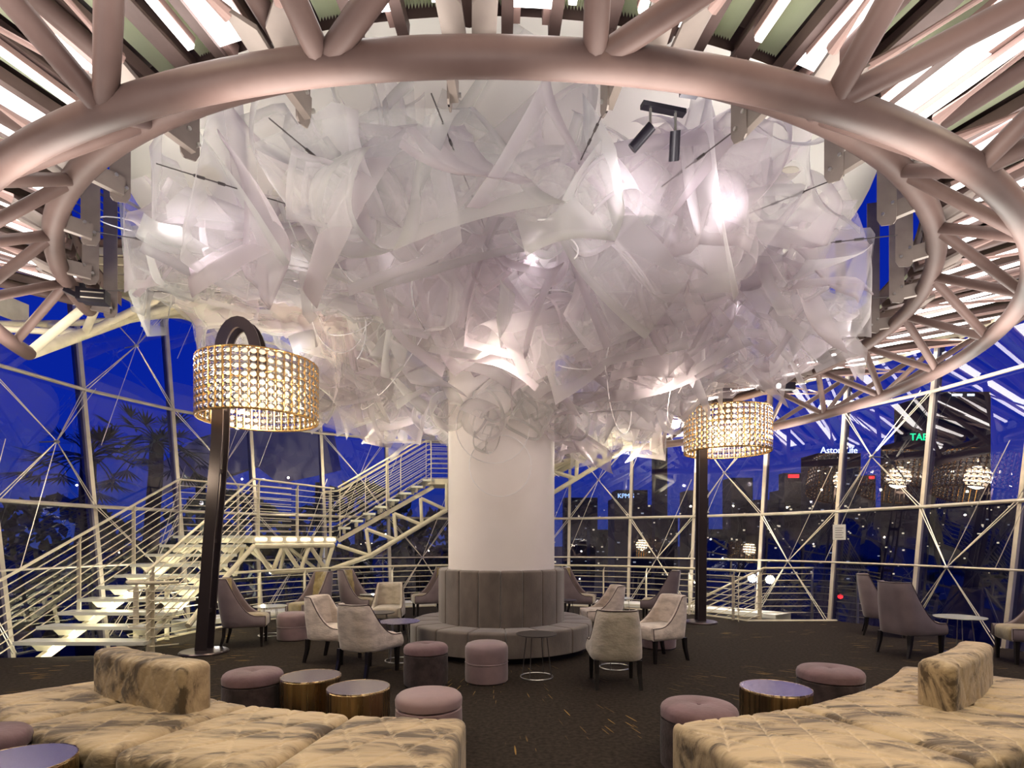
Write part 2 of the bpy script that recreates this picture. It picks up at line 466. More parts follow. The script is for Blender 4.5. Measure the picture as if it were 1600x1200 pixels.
# floor plan: full circle in front, drawn back to the inner circle where the stairs pass
edge = []
A0, A1 = -97.0, 61.0            # opening measured from the far side about the column
for i in range(61):             # inner edge of the opening, left to right over the back
    a = A0 + (A1 - A0) * i / 60
    edge.append((CX + 5.55 * math.sin(R(a)), CY + 5.55 * math.cos(R(a))))
b0 = math.degrees(math.atan2(6.45, 3.95))
for i in range(1, 80):
    a = b0 + (360 - 90.5 - b0) * i / 79
    rr = 9.3 if 119 < a < 243 else 7.42
    edge.append((FX + rr * math.sin(R(a)), FY + rr * math.cos(R(a))))
mb = MB()
k = len(edge)
mb.add([(x, y, 0) for x, y in edge] + [(x, y, -0.3) for x, y in edge],
       [tuple(range(k))[::-1], tuple(range(k, 2 * k))] + [(i, (i + 1) % k, (i + 1) % k + k, i + k) for i in range(k)])
fl = mb.build('floor', 'carpet', smooth=False); tag(fl, kind='structure')
mb = MB()                        # pale metal edging of the floor opening
mb.tube([(x, y, 0.0) for x, y in edge[:62]], 0.03, 6)
o = mb.build('trim_1', 'cream'); tag(o, kind='structure')
mb = MB()                        # white ledge at the foot of the glass
rows = []
for i in range(60):
    a = -64 + (118) * i / 59
    rows.append([F(a, 6.75, -0.02), F(a, 6.75, 0.06), F(a, 7.36, 0.06), F(a, 7.36, -0.3), F(a, 6.75, -0.3)])
mb.grid(rows)
o = mb.build('trim_2', 'soffit', smooth=False); tag(o, kind='structure')

# ------------------------------------------------------------------ glass wall: one window structure per bay
STEP = 12.15
HZ = (0.0, 2.2, 4.27, 6.3, 8.3)
TOPROW = {}
mull = [-0.5 + STEP * i for i in range(-9, 11)]
wi = 0
for i, a in enumerate(mull[:-1]):
    a2 = mull[i + 1]
    wi += 1
    w = empty('window_%d' % wi, F(a, wall_r(0), 0), kind='structure')
    high = a < 26 and a > -84
    ztop = 8.3 if high else 5.15
    zs = [z for z in (-0.5, 2.2, 4.27, 6.3, 8.3) if z <= ztop] + ([] if high else [ztop])
    p0, p1 = F(a, wall_r(-0.5), -0.5), F(a, wall_r(ztop), ztop)
    rad = Vector((math.sin(R(a)), math.cos(R(a)), 0))
    MB().bar(p0, p1, 0.07, 0.05, up=-rad).build('mullion', 'mullion', w, smooth=False)
    MB().bar(p0 + rad * 0.09, p1 + rad * 0.09, 0.055, 0.14, up=-rad).build('mullion_fin', 'mulldark', w, smooth=False)
    for z in (2.2, 4.27, 6.3, ztop):
        if z <= ztop:
            MB().tube([F(a, wall_r(z) - 0.04, z), F(a2, wall_r(z) - 0.04, z)], 0.033, 8).build('transom', 'mullion', w)
    MB().tube([F(a, wall_r(1.17) - 0.14, 1.17), F(a2, wall_r(1.17) - 0.14, 1.17)], 0.018, 8).build('transom', 'mullion', w)
    g = MB()
    z0, z1 = -0.5, ztop
    g.add([F(a, wall_r(z0) + 0.03, z0), F(a2, wall_r(z0) + 0.03, z0), F(a2, wall_r(z1) + 0.03, z1), F(a, wall_r(z1) + 0.03, z1)], [(0, 1, 2, 3)])
    g.build('glass', 'glass', w, smooth=False)
    # cable stars, alternating between bays
    am = (a + a2) / 2
    tiers = ((1.17, -0.05, 2.2),) if i % 2 else ((3.2, 2.2, 4.27),)
    if high:
        tiers = tiers + (((5.3, 4.27, 6.3),) if i % 2 else ((7.3, 6.3, 8.3),))
    for (zc, zl, zu) in tiers:
        c = F(am, wall_r(zc) - 0.33, zc)
        for (aa, zz) in ((a, zl), (a2, zl), (a, zu), (a2, zu)):
            q = F(aa, wall_r(zz) - 0.05, zz)
            cb_ = MB()
            for dx in (-0.03, 0.03):
                s = Vector((math.cos(R(am)), -math.sin(R(am)), 0)) * dx
                cb_.tube([c, q + s], 0.008, 5)
            cb_.build('bracing_cable', 'cable', w)
        far = MB()
        for (aa, zz) in ((a - STEP * 0.0, zl - 1.0 if zl > 1 else zl), (a2, zu + 0.9 if zu < ztop - 1 else zu)):
            far.tube([c, F(aa, wall_r(zz) - 0.3, zz)], 0.006, 5)
        far.build('bracing_cable', 'cable', w)
        hub = MB().lathe([(0.001, -0.03), (0.035, -0.02), (0.045, 0), (0.035, 0.02), (0.001, 0.03)], c, 10)
        hub.tube([c, F(am, wall_r(zc), zc)], 0.012, 6)
        hub.build('cable_hub', 'steel', w)

# solid wall and lower ceiling closing the room behind the camera
M['darkwall'] = noise_color(mat('dark_wall', rough=0.8), (0.05, 0.042, 0.038), (0.075, 0.062, 0.056), 2.0)
rows = [[F(116 + 130 * i / 60, 9.3, -0.3), F(116 + 130 * i / 60, 9.3, 5.4), F(116 + 130 * i / 60, 9.45, 5.4), F(116 + 130 * i / 60, 9.45, -0.3)] for i in range(61)]
o = MB().grid(rows, True).build('wall_front', 'darkwall', smooth=False); tag(o, kind='structure')
for nm, a_ in (('wall_right', 118.5), ('wall_left', 243.5)):
    o = MB().bar(F(a_, 7.4, 2.5), F(a_, 9.4, 2.5), 0.12, 5.8).build(nm, 'darkwall', smooth=False); tag(o, kind='structure')
rows = [[F(116 + 130 * i / 60, 7.8, 5.3), F(116 + 130 * i / 60, 9.45, 5.4), F(116 + 130 * i / 60, 9.45, 5.5), F(116 + 130 * i / 60, 7.8, 5.4)] for i in range(61)]
o = MB().grid(rows, True).build('ceiling_border', 'darkwall', smooth=False); tag(o, kind='structure')

# ------------------------------------------------------------------ column and white soffit
ZS = 5.9
mb = MB()
mb.lathe([(0.80, 0.0), (0.80, 3.6), (0.82, 4.6), (0.95, 5.4), (1.25, ZS)], (CX, CY, 0), 96, capb=True, capt=False)
o = mb.build('column', 'white'); tag(recenter(o, (CX, CY, 0)), kind='structure')
mb = MB()
mb.lathe([(0.6, ZS), (4.55, ZS), (4.85, ZS + 0.06), (4.9, ZS + 0.35), (0.6, ZS + 0.35)], (CX, CY, 0), 96, capb=False, capt=False)
so = mb.build('ceiling_soffit', 'soffit'); tag(recenter(so, (CX, CY, ZS)), kind='structure')
for (a, r) in ((-36, 4.0), (36, 4.0), (-60, 3.9), (60, 3.9)):
    p = P(a, r, ZS - 0.012)
    MB().lathe([(0.13, 0), (0.13, 0.012)], p, 24).build('speaker_disc', 'cream', so)

# ------------------------------------------------------------------ roof: deck, beams, lights
RIN, ROUT = 5.25, 7.98


def zr(r):
    return 4.62 + (r - RIN) * 0.19


B0, B1 = -75.0, 152.0
NB = 36
ceil = empty('ceiling', (CX, CY, 4.6), kind='structure')
nl = 0
bays = [i for i in range(-8, 16)]
for i in bays:
    ac = 10.0 * i - 2.0
    if ac < B0 or ac > B1:
        continue
    # corrugated deck either side of the centre beam
    for s in (-1, 1):
        m_ = MB(); rows = []
        t0, t1 = ac + s * 0.8, ac + s * 3.25
        cnt = 22
        for jj in range(cnt + 1):
            t_ = t0 + (t1 - t0) * jj / cnt
            dz = 0.035 if (jj // 1) % 2 else 0.0
            rows.append([P(t_, RIN - 0.05, zr(RIN - 0.05) + 0.16 + dz), P(t_, ROUT, zr(ROUT) + 0.16 + dz)])
        m_.grid(rows)
        m_.build('deck_panel', 'deck', ceil, smooth=False)
    m_ = MB()                    # solid roof above everything
    rows = [[P(ac - 5 + 10 * q / 6, RIN - 0.1, zr(RIN) + 0.3), P(ac - 5 + 10 * q / 6, ROUT + 0.1, zr(ROUT) + 0.3)] for q in range(7)]
    m_.grid(rows); m_.build('roof_sheet', 'beam', ceil, smooth=False)
    m_ = MB()
    m_.bar(P(ac, RIN - 0.08, zr(RIN) + 0.05), P(ac, ROUT, zr(ROUT) + 0.05), 0.12, 0.025)
    m_.bar(P(ac, RIN - 0.08, zr(RIN) + 0.12), P(ac, ROUT, zr(ROUT) + 0.12), 0.02, 0.10)
    for (dx) in (-0.04, 0.04):
        t_ = math.degrees(dx / RIN)
        m_.lathe([(0.001, -0.015), (0.018, -0.01), (0.018, 0.02)], P(ac + t_, RIN - 0.04, zr(RIN) + 0.03), 8)
    m_.build('beam', 'beam', ceil, smooth=False)
    for s in (-1, 1):
        t_ = ac + s * 3.45
        MB().bar(P(t_, RIN - 0.08, zr(RIN) + 0.05), P(t_, ROUT, zr(ROUT) + 0.05), 0.07, 0.09).build('edge_beam', 'beam', ceil, smooth=False)
        t_ = ac + s * 3.98
        MB().bar(P(t_, RIN - 0.05, zr(RIN) + 0.09), P(t_, ROUT, zr(ROUT) + 0.09), 0.055, 0.10).build('pale_rib', 'pinkbeam', ceil, smooth=False)
    # linear lights: a broad one on the bay line and a slim one beside the tube
    t_ = ac + 5.0
    lt_ = empty('linear_light', P(t_, 6.6, zr(6.6)), 'broad white linear light glowing between the radial beams of the roof', 'light', 'broad linear roof lights')
    MB().bar(P(t_, RIN + 0.05, zr(RIN) + 0.06), P(t_, ROUT - 0.1, zr(ROUT) + 0.06), 0.24, 0.02).build('diffuser', 'light', lt_, smooth=False)
    MB().bar(P(t_, RIN + 0.03, zr(RIN) + 0.10), P(t_, ROUT - 0.08, zr(ROUT) + 0.10), 0.30, 0.05).build('housing', 'pinkbeam', lt_, smooth=False)
for kk in range(-6, 13):         # tubular rafters with slim lights, one per truss bay
    a = -0.9 + 12.41 * kk
    if a < B0 - 1 or a > B1:
        continue
    MB().tube([P(a, RIN + 0.05, zr(RIN) - 0.02), P(a, ROUT, zr(ROUT) - 0.08)], 0.06, 12).build('rafter_tube', 'tube', ceil)
    for s in (-1.9, 6.2):
        t_ = a + s
        lt_ = empty('slim_light', P(t_, 6.6, zr(6.6)), 'slim white linear light running beside a tubular rafter of the roof', 'light', 'slim linear roof lights')
        MB().bar(P(t_, RIN + 0.15, zr(RIN) + 0.0), P(t_, ROUT - 0.1, zr(ROUT) + 0.0), 0.045, 0.03).build('diffuser', 'lightthin', lt_, smooth=False)
        MB().bar(P(t_, RIN + 0.15, zr(RIN) + 0.035), P(t_, ROUT - 0.1, zr(ROUT) + 0.035), 0.06, 0.04).build('housing', 'pinkbeam', lt_, smooth=False)

o = MB().grid([[P(B0 - 4 + (B1 - B0 + 6) * i / 120, RIN - 0.08, zr(RIN) + 0.12), P(B0 - 4 + (B1 - B0 + 6) * i / 120, RIN - 0.08, zr(RIN) + 0.30)] for i in range(121)]).build('trim_4', 'beam'); tag(o, kind='structure')
# fascia of the roof over the glass wall
rows = []
for i in range(90):
    a = 30 + (250) * i / 89
    rows.append([F(a, 7.9, 5.05), F(a, 7.9, 5.4)])
o = MB().grid(rows).build('trim_3', 'cream', smooth=False); tag(o, kind='structure')

# ------------------------------------------------------------------ the ring truss
truss = empty('ring_truss', (CX, CY, 3.85), 'brown painted tubular ring truss circling above the lounge under the roof', 'truss')
ZI, RI = 4.42, 5.27
ZL, RL = 3.85, 5.92
T0, T1 = -71.5, 151.0
def ring(r, z, a0, a1, n):
    return [P(a0 + (a1 - a0) * i / n, r, z) for i in range(n + 1)]


MB().tube(ring(RI, ZI, T0, T1, 140), 0.085, 16).build('upper_ring', 'tube', truss)
MB().tube(ring(RL, ZL, T0 - 1, T1, 140), 0.082, 16).build('lower_ring', 'tube', truss)
NS = 12.41
offs = {-3: (2, 12), -2: (2, 13.5), -1: (1.5, 14), 0: (-0.8, 14.0), 1: (-2.0, 13.8), 2: (-2.8, 10.5), 3: (-4.0, 7.0)}
for kk in range(-6, 14):
    a = -7.1 + NS * kk
    if a < T0 - 3 or a > T1:
        continue
    L = P(a, RL, ZL)
    for s in (-0.5, 0.5):
        ai = a + NS * s
        if T0 - 1 < ai < T1 + 1:
            MB().tube([L, P(ai, RI, ZI)], 0.045, 12).build('diagonal', 'tube', truss)
    o1, o2 = offs.get(kk, (-5, 5))
    for od in (o1, o2):
        if abs(a) < 45 or kk > 3:
            MB().tube([L, P(a + od, 7.3 if kk <= 3 else 7.2, 4.32 if kk <= 3 else 4.75)], 0.058 if kk <= 3 else 0.042, 12).build('outrigger', 'tube', truss)
for kk in range(-5, 14):         # gusset plates on the ring with slender tie rods
    ai = -0.9 + NS * kk
    if not (T0 < ai < T1):
        continue
    c = P(ai, RI + 0.03, ZI + 0.02)
    g = MB()
    for s in (-1, 1):
        q1 = P(ai + s * 1.6, RI + 0.02, ZI + 0.05); q2 = P(ai + s * 1.9, RI + 0.34, ZI + 0.17); q3 = P(ai + s * 0.3, RI + 0.22, ZI + 0.1)
        c0 = P(ai + s * 0.1, RI, ZI + 0.02)
        up = Vector((0, 0, 0.015))
        vs = [c0 - up, q1 - up, q2 - up, q3 - up, c0 + up, q1 + up, q2 + up, q3 + up]
        g.add(vs, [(0, 1, 2, 3), (7, 6, 5, 4), (0, 4, 5, 1), (1, 5, 6, 2), (2, 6, 7, 3), (3, 7, 4, 0)])
    g.build('gusset_plate', 'plate', truss, smooth=False)
    for s in (-1, 1):
        q2 = P(ai + s * 1.75, RI + 0.28, ZI + 0.15)
        q4 = P(ai + s * 6.2, 7.7, 4.75)
        d = (q4 - q2).normalized()
        m_ = MB().tube([q2 + d * 0.16, q4], 0.017, 8)
        m_.tube([q2, q2 + d * 0.2], 0.042, 8, r2=0.018)
        m_.build('tie_rod', 'pinkbeam', truss)

MB().box(P(10.2, RL - 0.075, ZL - 0.02), (0.09, 0.03, 0.06), R(10.2)).build('junction_cover', 'black', truss, smooth=False)
# brackets inside the ring
for j in range(32):
    a = -2.3 + 11.25 * (j - 7)
    if a < T0 - 0.5 or a > T1:
        continue
    b_ = empty('ring_bracket', P(a, 4.9, 4.3), 'grey brown bolted steel bracket with an upright flat bar inside the roof ring', 'bracket', 'brackets inside the ring')
    s = Vector((math.cos(R(a)), math.sin(R(a)), 0))
    m_ = MB()
    m_.bar(P(a, RI + 0.02, ZI + 0.02), P(a, 5.0, ZI + 0.0), 0.05, 0.14)
    m_.build('arm', 'plate', b_, smooth=False)
    m_ = MB()
    rows = []
    for (ra, rb_, z_) in ((5.04, 5.06, ZI - 0.12), (4.97, 5.08, ZI - 0.10), (4.94, 5.085, ZI - 0.04), (4.94, 5.085, ZI + 0.1), (4.94, 5.085, ZS + 0.1)):
        rows.append([P(a, ra, z_) - s * 0.036, P(a, rb_, z_) - s * 0.036, P(a, rb_, z_) - s * 0.024, P(a, ra, z_) - s * 0.024])
    m_.grid(rows, True); m_.build('upright', 'plate', b_, smooth=False)
    for z_ in (ZI - 0.01, ZI + 0.06):
        MB().tube([P(a, 5.0 + (z_ - ZI), z_) - s * 0.05, P(a, 5.0 + (z_ - ZI), z_) + s * 0.04], 0.014, 8).build('bolt', 'steel', b_)

# spotlights hung from the ring
def spot(a, r, z, length, rad, tilt, label, lit=False):
    e_ = empty('spotlight', P(a, r, z), label, 'spotlight')
    d = (P(a + tilt, r - 0.5, z - 0.75) - P(a, r, z)).normalized()
    c = P(a, r, z)
    MB().tube([c + Vector((0, 0, 0.13)), c], 0.009, 6).build('stem', 'steel', e_)
    MB().tube([c - d * 0.01, c + d * length], rad, 16).build('can', 'black', e_)
    if lit:
        MB().tube([c + d * length, c + d * (length + 0.01)], rad * 0.8, 16).build('lens', 'light', e_)
    return e_


tr_ = MB().bar(P(11.8, 4.95, 4.46), P(15.4, 4.95, 4.46), 0.05, 0.03).build('light_track', 'black', smooth=False)
tag(recenter(tr_, P(13.5, 4.9, 4.33)), 'short black track under the ring carrying two black spotlights', 'light track')
spot(12.5, 4.95, 4.32, 0.16, 0.035, -9, 'black cylinder spotlight of the pair under the ring, tilted to the left')
spot(14.6, 4.95, 4.32, 0.16, 0.035, 3, 'black cylinder spotlight of the pair under the ring, tilted to the right')
# projector on the left of the ring
pj = empty('projector', P(-62, 5.2, 4.3), 'black clamp-mounted stage projector fixed to the left end of the ring', 'spotlight')
c = P(-62, 5.12, 4.28)
MB().box(c + Vector((0.18, -0.05, -0.05)), (0.24, 0.12, 0.14), 0.2).build('body', 'black', pj, smooth=False)
m_ = MB().box(c, (0.1, 0.12, 0.13), 0.4); m_.tube([c, c + Vector((0, 0, 0.12))], 0.03, 8); m_.box(c + Vector((-0.12, 0, 0.02)), (0.14, 0.06, 0.05), 0.5, ry=0.4)
m_.build('clamp', 'black', pj, smooth=False)
m_ = MB()
for dz in (-0.03, 0.03):
    m_.box(c + Vector((0.19, -0.115, -0.05 + dz)), (0.22, 0.008, 0.012), 0.2)
m_.build('cooling_fin', 'steel', pj, smooth=False)
pj2 = empty('projector', P(103, 5.0, 4.3), 'small projector with a bright lens fixed to the right of the ring', 'spotlight')
c = P(103, 5.0, 4.25)
MB().box(c, (0.26, 0.12, 0.12), 0.1).build('body', 'black', pj2, smooth=False)
MB().tube([c + Vector((-0.13, -0.02, 0)), c + Vector((-0.16, -0.03, 0))], 0.045, 14).build('lens', 'light', pj2)

# ------------------------------------------------------------------ hanging cloud of sheer mesh ribbons
cloud = empty('mesh_cloud_sculpture', (CX, CY, 4.6), 'huge white cloud of crumpled sheer mesh ribbons hung around the column', 'sculpture')


def zlo(r, a):
    base = 3.42 + 0.15 * r
    if 115 < a % 360 < 180:
        base -= 0.45
    q_ = P(a, r, 0)
    base += 1.3 * math.exp(-((q_.x + 3.7) ** 2 + (q_.y - 7.9) ** 2) / 2.6)
    base += 0.3 * math.exp(-((q_.x - 3.8) ** 2 + (q_.y - 10.3) ** 2) / 1.6)
    return base


def rib_verts(c, L, w, k1, k2, tw, rng, nseg=16, nw=4, fl=0.0, fold=None):
    d = Vector((rng.gauss(0, 1), rng.gauss(0, 1), rng.gauss(0, 0.6))).normalized()
    u = d.orthogonal().normalized(); u.rotate(Matrix.Rotation(rng.uniform(0, 6.28), 3, d))
    rows = []; p = Vector((0, 0, 0))
    st = L / nseg
    for i in range(nseg + 1):
        t = i / nseg
        s = d.cross(u).normalized()
        ww = w * (1 + fl * (t - 0.5) * 1.6)
        rows.append([p + u * ww * (j / nw - 0.5) + s * math.sin(j / nw * math.pi) * ww * 0.04 for j in range(nw + 1)])
        ax = u
        kk = k1 + k2 * math.sin(t * 6.28)
        if fold and i in fold:
            kk += fold[i] / st
        rot = Matrix.Rotation(kk * st, 3, ax) @ Matrix.Rotation(tw * st, 3, d)
        d = (rot @ d).normalized(); u = rot @ u
        u = (u - d * u.dot(d)).normalized()
        p = p + d * st
    cen = sum((r_[nw // 2] for r_ in rows), Vector()) / len(rows)
    return [[q - cen + c for q in r_] for r_ in rows]


def add_hem(o, ncol, counts=None):
    me = o.data
    at_ = me.attributes.new('hem', 'FLOAT', 'POINT')
    vals = [1.0 if (i % ncol in (0, ncol - 1)) else 0.0 for i in range(len(me.vertices))]
    at_.data.foreach_set('value', vals)


rng = random.Random(21)
NW = 8
NRIB = 640
specs = []
for i in range(NRIB):
    a = rng.uniform(0, 360)
    r = math.sqrt(rng.uniform(1.0 ** 2, 4.55 ** 2))
    zt = 5.6 - 0.2 * r + (0.3 if (a < 38 or a > 322) else 0)
    zl = zlo(r, a)
    t = rng.random()
    z = zl + (zt - zl) * (t ** 1.15)
    loop = rng.random() < 0.26
    if loop:
        w = rng.uniform(0.18, 0.5); L = rng.uniform(1.1, 2.3); k1 = 6.6 / L * rng.uniform(0.8, 1.5); k2 = rng.uniform(-1, 1); tw = rng.uniform(-0.3, 0.3)
    else:
        w = rng.uniform(0.6, 1.25); L = rng.uniform(0.7, 1.5); k1 = rng.uniform(-1.5, 1.5); k2 = rng.uniform(-2.0, 2.0); tw = rng.uniform(-0.35, 0.35)
    specs.append((P(a, r, z), L, w, k1, k2, tw, rng.uniform(-0.8, 0.8)))
# a trumpet of loops that reaches down the column
for (a, z, w, L) in ((-12, 3.2, 0.4, 1.5), (20, 3.25, 0.42, 1.6), (45, 3.3, 0.45, 1.5), (-40, 3.4, 0.4, 1.4), (-8, 2.95, 0.16, 1.25), (60, 3.3, 0.4, 1.3), (30, 3.5, 0.5, 1.5), (0, 3.5, 0.5, 1.5)):
    specs.append((P(a, 1.12, z), L, w, 6.3 / L, 0.3, 0.2, 0.4))
big = sorted(range(len(specs)), key=lambda i: -(specs[i][1] * specs[i][2]) / (specs[i][0].y ** 2))
first = set(big[:96])
mats = ['meshA', 'meshB', 'meshC']
fill = {m_: MB() for m_ in mats}
for i, (c, L, w, k1, k2, tw, flr) in enumerate(specs):
    fold = {rng.randint(5, 10): rng.uniform(-1.6, 1.6), rng.randint(12, 18): rng.uniform(-1.6, 1.6)} if abs(k1) < 0.45 else None
    rows = rib_verts(c, L, w, k1, k2, tw, rng, 22, NW, flr, fold)
    # keep ribbons inside the ring, clear of the soffit and off the column
    for r_ in rows:
        for q in r_:
            dx, dy = q.x - CX, q.y - CY
            rr = math.hypot(dx, dy)
            if rr > 4.72:
                f_ = (4.72 + (rr - 4.72) * 0.12) / rr; q.x = CX + dx * f_; q.y = CY + dy * f_
            if rr < 0.93 and rr > 1e-4:
                f_ = (0.93 - (0.93 - rr) * 0.08) / rr; q.x = CX + dx * f_; q.y = CY + dy * f_
            for (lx, ly, zc) in ((-3.9, 8.05, 4.95), (-3.3, 7.6, 4.8), (-3.0, 6.7, 4.4), (-2.6, 6.2, 4.15), (4.0, 10.8, 4.3)):
                if q.z < zc and math.hypot(q.x - lx, q.y - ly) < 1.15:
                    q.z = zc - (zc - q.z) * 0.12
            if q.z > 5.7:
                q.z = 5.7 + (q.z - 5.7) * 0.1
    m_ = mats[(i * 7 + int(c.x * 3)) % 3 if c.x < 1 else (i % 2)]
    if i in first:
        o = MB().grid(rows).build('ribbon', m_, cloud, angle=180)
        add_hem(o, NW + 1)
    else:
        fill[m_].grid(rows)
allf = MB(); fm = []
for mi, m_ in enumerate(mats):
    allf.add(fill[m_].v, fill[m_].f); fm += [mi] * len(fill[m_].f)
o = allf.build('ribbon_mass', mats[0], cloud, angle=180)
o['kind'] = 'stuff'
for m_ in mats[1:]:
    o.data.materials.append(M[m_])
o.data.polygons.foreach_set('material_index', fm)
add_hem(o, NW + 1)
# loose white strands looping through the cloud
for i in range(34):
    a = rng.uniform(-90, 90) if i < 24 else rng.uniform(90, 270)
    r = rng.uniform(1.2, 4.4); c = P(a, r, zlo(r, a) + rng.uniform(-0.15, 0.5))
    e1 = Vector((rng.gauss(0, 1), rng.gauss(0, 1), rng.gauss(0, 1))).normalized(); e2 = e1.orthogonal().normalized()
    R1, R2 = rng.uniform(0.25, 0.75), rng.uniform(0.15, 0.45)
    span = rng.uniform(2.5, 6.0)
    pts = [c + e1 * R1 * math.cos(span * t / 26) + e2 * R2 * math.sin(span * t / 26) + Vector((0, 0, 0.012 * t)) for t in range(27)]
    pts = [p for p in pts if math.hypot(p.x - CX, p.y - CY) > 0.9]
    if len(pts) > 3:
        MB().tube(pts, 0.0065, 5).build('strand', 'strand', cloud)
for (dx, dz, rr) in ((0.0, 2.62, 0.42), (-0.1, 3.15, 0.5)):
    pts = [Vector((CX + dx + rr * math.cos(t * 0.25), CY - 0.9 - 0.04 * math.cos(t * 0.4), dz + rr * math.sin(t * 0.25))) for t in range(26)]
    MB().tube(pts, 0.006, 5).build('strand', 'strand', cloud)
# suspension wires with turnbuckles
for j, a in enumerate((-64, -47, -30, -17, -4, 9, 20, 33, 48, 66, 90, 115)):
    p0 = P(a, 5.0, 4.42); p1 = P(a * 0.8 + 3, 1.4 + 0.5 * (j % 3), 4.9 - 0.15 * (j % 2))
    d = p1 - p0
    MB().tube([p0, p1], 0.005, 5).tube([p0 + d * 0.10, p0 + d * 0.13], 0.011, 6).tube([p0 + d * 0.17, p0 + d * 0.19], 0.011, 6).build('suspension_wire', 'wire', cloud)


# ------------------------------------------------------------------ railings and stairs
def offset_path(pts, h):
    return [Vector((p[0], p[1], p[2] + h)) for p in pts]


def railing(e_, pts, h=1.0, nr=7, posts=(), hr=0.022, wr=0.009, hand='cream', postflat=0.07):
    pts = [Vector(p) for p in pts]
    MB().tube(offset_path(pts, h), hr, 10).build('handrail', hand, e_)
    for i in range(nr):
        MB().tube(offset_path(pts, 0.1 + (h - 0.22) * i / (nr - 1)), wr, 6).build('rail', 'cream', e_)
    for t in posts:
        i = int(t); fr = t - i
        p = pts[i].lerp(pts[min(i + 1, len(pts) - 1)], fr)
        j = min(i, len(pts) - 2)
        d = (pts[j + 1] - pts[j]); d.z = 0; d.normalize()
        m_ = MB().bar(p + Vector((0, 0, -0.12)), p + Vector((0, 0, h - 0.09)), 0.014, postflat, up=Vector((-d.y, d.x, 0)))
        m_.bar(p + Vector((0, 0, h - 0.11)), p + Vector((0, 0, h - 0.01)) + d * 0.03, 0.012, 0.035, up=Vector((-d.y, d.x, 0)))
        m_.build('post', 'cream', e_, smooth=False)


def stair(name, label, p_in0, p_in1, p_out0, p_out1, n, truss_side=True, first_h=0.16):
    """straight flight: the inner and outer string given by their ends, n treads"""
    p_in0, p_in1, p_out0, p_out1 = map(Vector, (p_in0, p_in1, p_out0, p_out1))
    e_ = empty(name, (p_in0 + p_out0) / 2, label, 'stairs')
    for i in range(n):
        t = (i + 0.5) / n
        a_ = p_in0.lerp(p_in1, t); b_ = p_out0.lerp(p_out1, t)
        a_.z = b_.z = p_in0.z + (p_in1.z - p_in0.z) * (i + 1) / n
        f_ = (p_in1 - p_in0); f_.z = 0; gl = f_.length / n; f_.normalize()
        mid = (a_ + b_) / 2
        d = (b_ - a_)
        MB().bar(a_ - Vector((0, 0, 0.025)), b_ - Vector((0, 0, 0.025)), gl * 1.0, 0.05).build('tread', 'tread', e_, smooth=False)
        for q in (0.17, 0.83):   # wedge carriers below the tread
            c = a_ + d * q
            dd = d.normalized()
            vs = []; m_ = MB()
            for s in (-0.03, 0.03):
                for (w_, z_) in ((-0.17, -0.055), (0.17, -0.055), (0.07, -0.15), (-0.07, -0.15)):
                    vs.append(c + f_ * s + dd * w_ + Vector((0, 0, z_)))
            m_.add(vs, [(0, 1, 2, 3), (7, 6, 5, 4), (0, 4, 5, 1), (1, 5, 6, 2), (2, 6, 7, 3), (3, 7, 4, 0)])
            m_.build('tread_bracket', 'cream', e_, smooth=False)
    for q in (0.17, 0.83):
        s0 = p_in0.lerp(p_out0, q); s1 = p_in1.lerp(p_out1, q)
        dz = Vector((0, 0, -0.17))
        MB().bar(s0 + dz + Vector((0, 0, 0.02)), s1 + dz, 0.08, 0.1).build('stringer', 'cream', e_, smooth=False)
    return e_


st1 = stair('staircase', 'lower flight of pale lit steps rising from the floor edge beside the glass', (-5.15, 7.85, 0.02), (-5.0, 10.9, 1.7), (-7.0, 7.85, 0.02), (-6.45, 11.1, 1.7), 10)
railing(st1, [(-7.02, 6.9, 0.02 - 0.4), (-7.0, 7.85, 0.02), (-6.5, 11.0, 1.7), (-6.0, 11.7, 1.7), (-5.1, 13.0, 1.7)], 1.1, 8, (0.3, 1.33, 1.66, 2.0, 3.2))
railing(st1, [(-5.15, 7.9, 0.05), (-5.0, 10.9, 1.7), (-4.1, 12.95, 1.7)], 1.1, 8, (0.05, 0.5, 1.05, 1.5, 1.95))
land = empty('stair_landing', (-5.0, 12.0, 1.7), 'pale half landing with a row of warm lights along its edge', 'landing')
mb = MB()
lp = [(-5.0, 10.85), (-4.05, 13.0), (-4.45, 14.0), (-5.2, 13.3), (-6.45, 11.1)]
k = len(lp)
mb.add([(x, y, 1.7) for x, y in lp] + [(x, y, 1.56) for x, y in lp], [tuple(range(k)), tuple(range(k, 2 * k))[::-1]] + [(i, (i + 1) % k, (i + 1) % k + k, i + k) for i in range(k)])
mb.build('landing_slab', 'cream', land, smooth=False)
for i in range(6):
    t = (i + 0.5) / 6
    p = Vector((-5.0, 10.85, 1.63)).lerp(Vector((-4.05, 13.0, 1.63)), t) + Vector((0.012, 0, 0))
    MB().bar(p - Vector((0.05, 0.115, 0)), p + Vector((0.05, 0.115, 0)), 0.02, 0.045).build('step_light', 'striplamp', land, smooth=False)
tr2 = []
def web(e_, ps, qs, r, matn='cream', name='web_member'):
    for i in range(len(qs)):
        MB().tube([ps[i], qs[i]], r, 8).build(name, matn, e_)
        if i + 1 < len(ps):
            MB().tube([qs[i], ps[i + 1]], r, 8).build(name, matn, e_)


def lerp_pts(a_, b_, n):
    a_, b_ = Vector(a_), Vector(b_)
    return [a_.lerp(b_, i / (n - 1)) for i in range(n)]


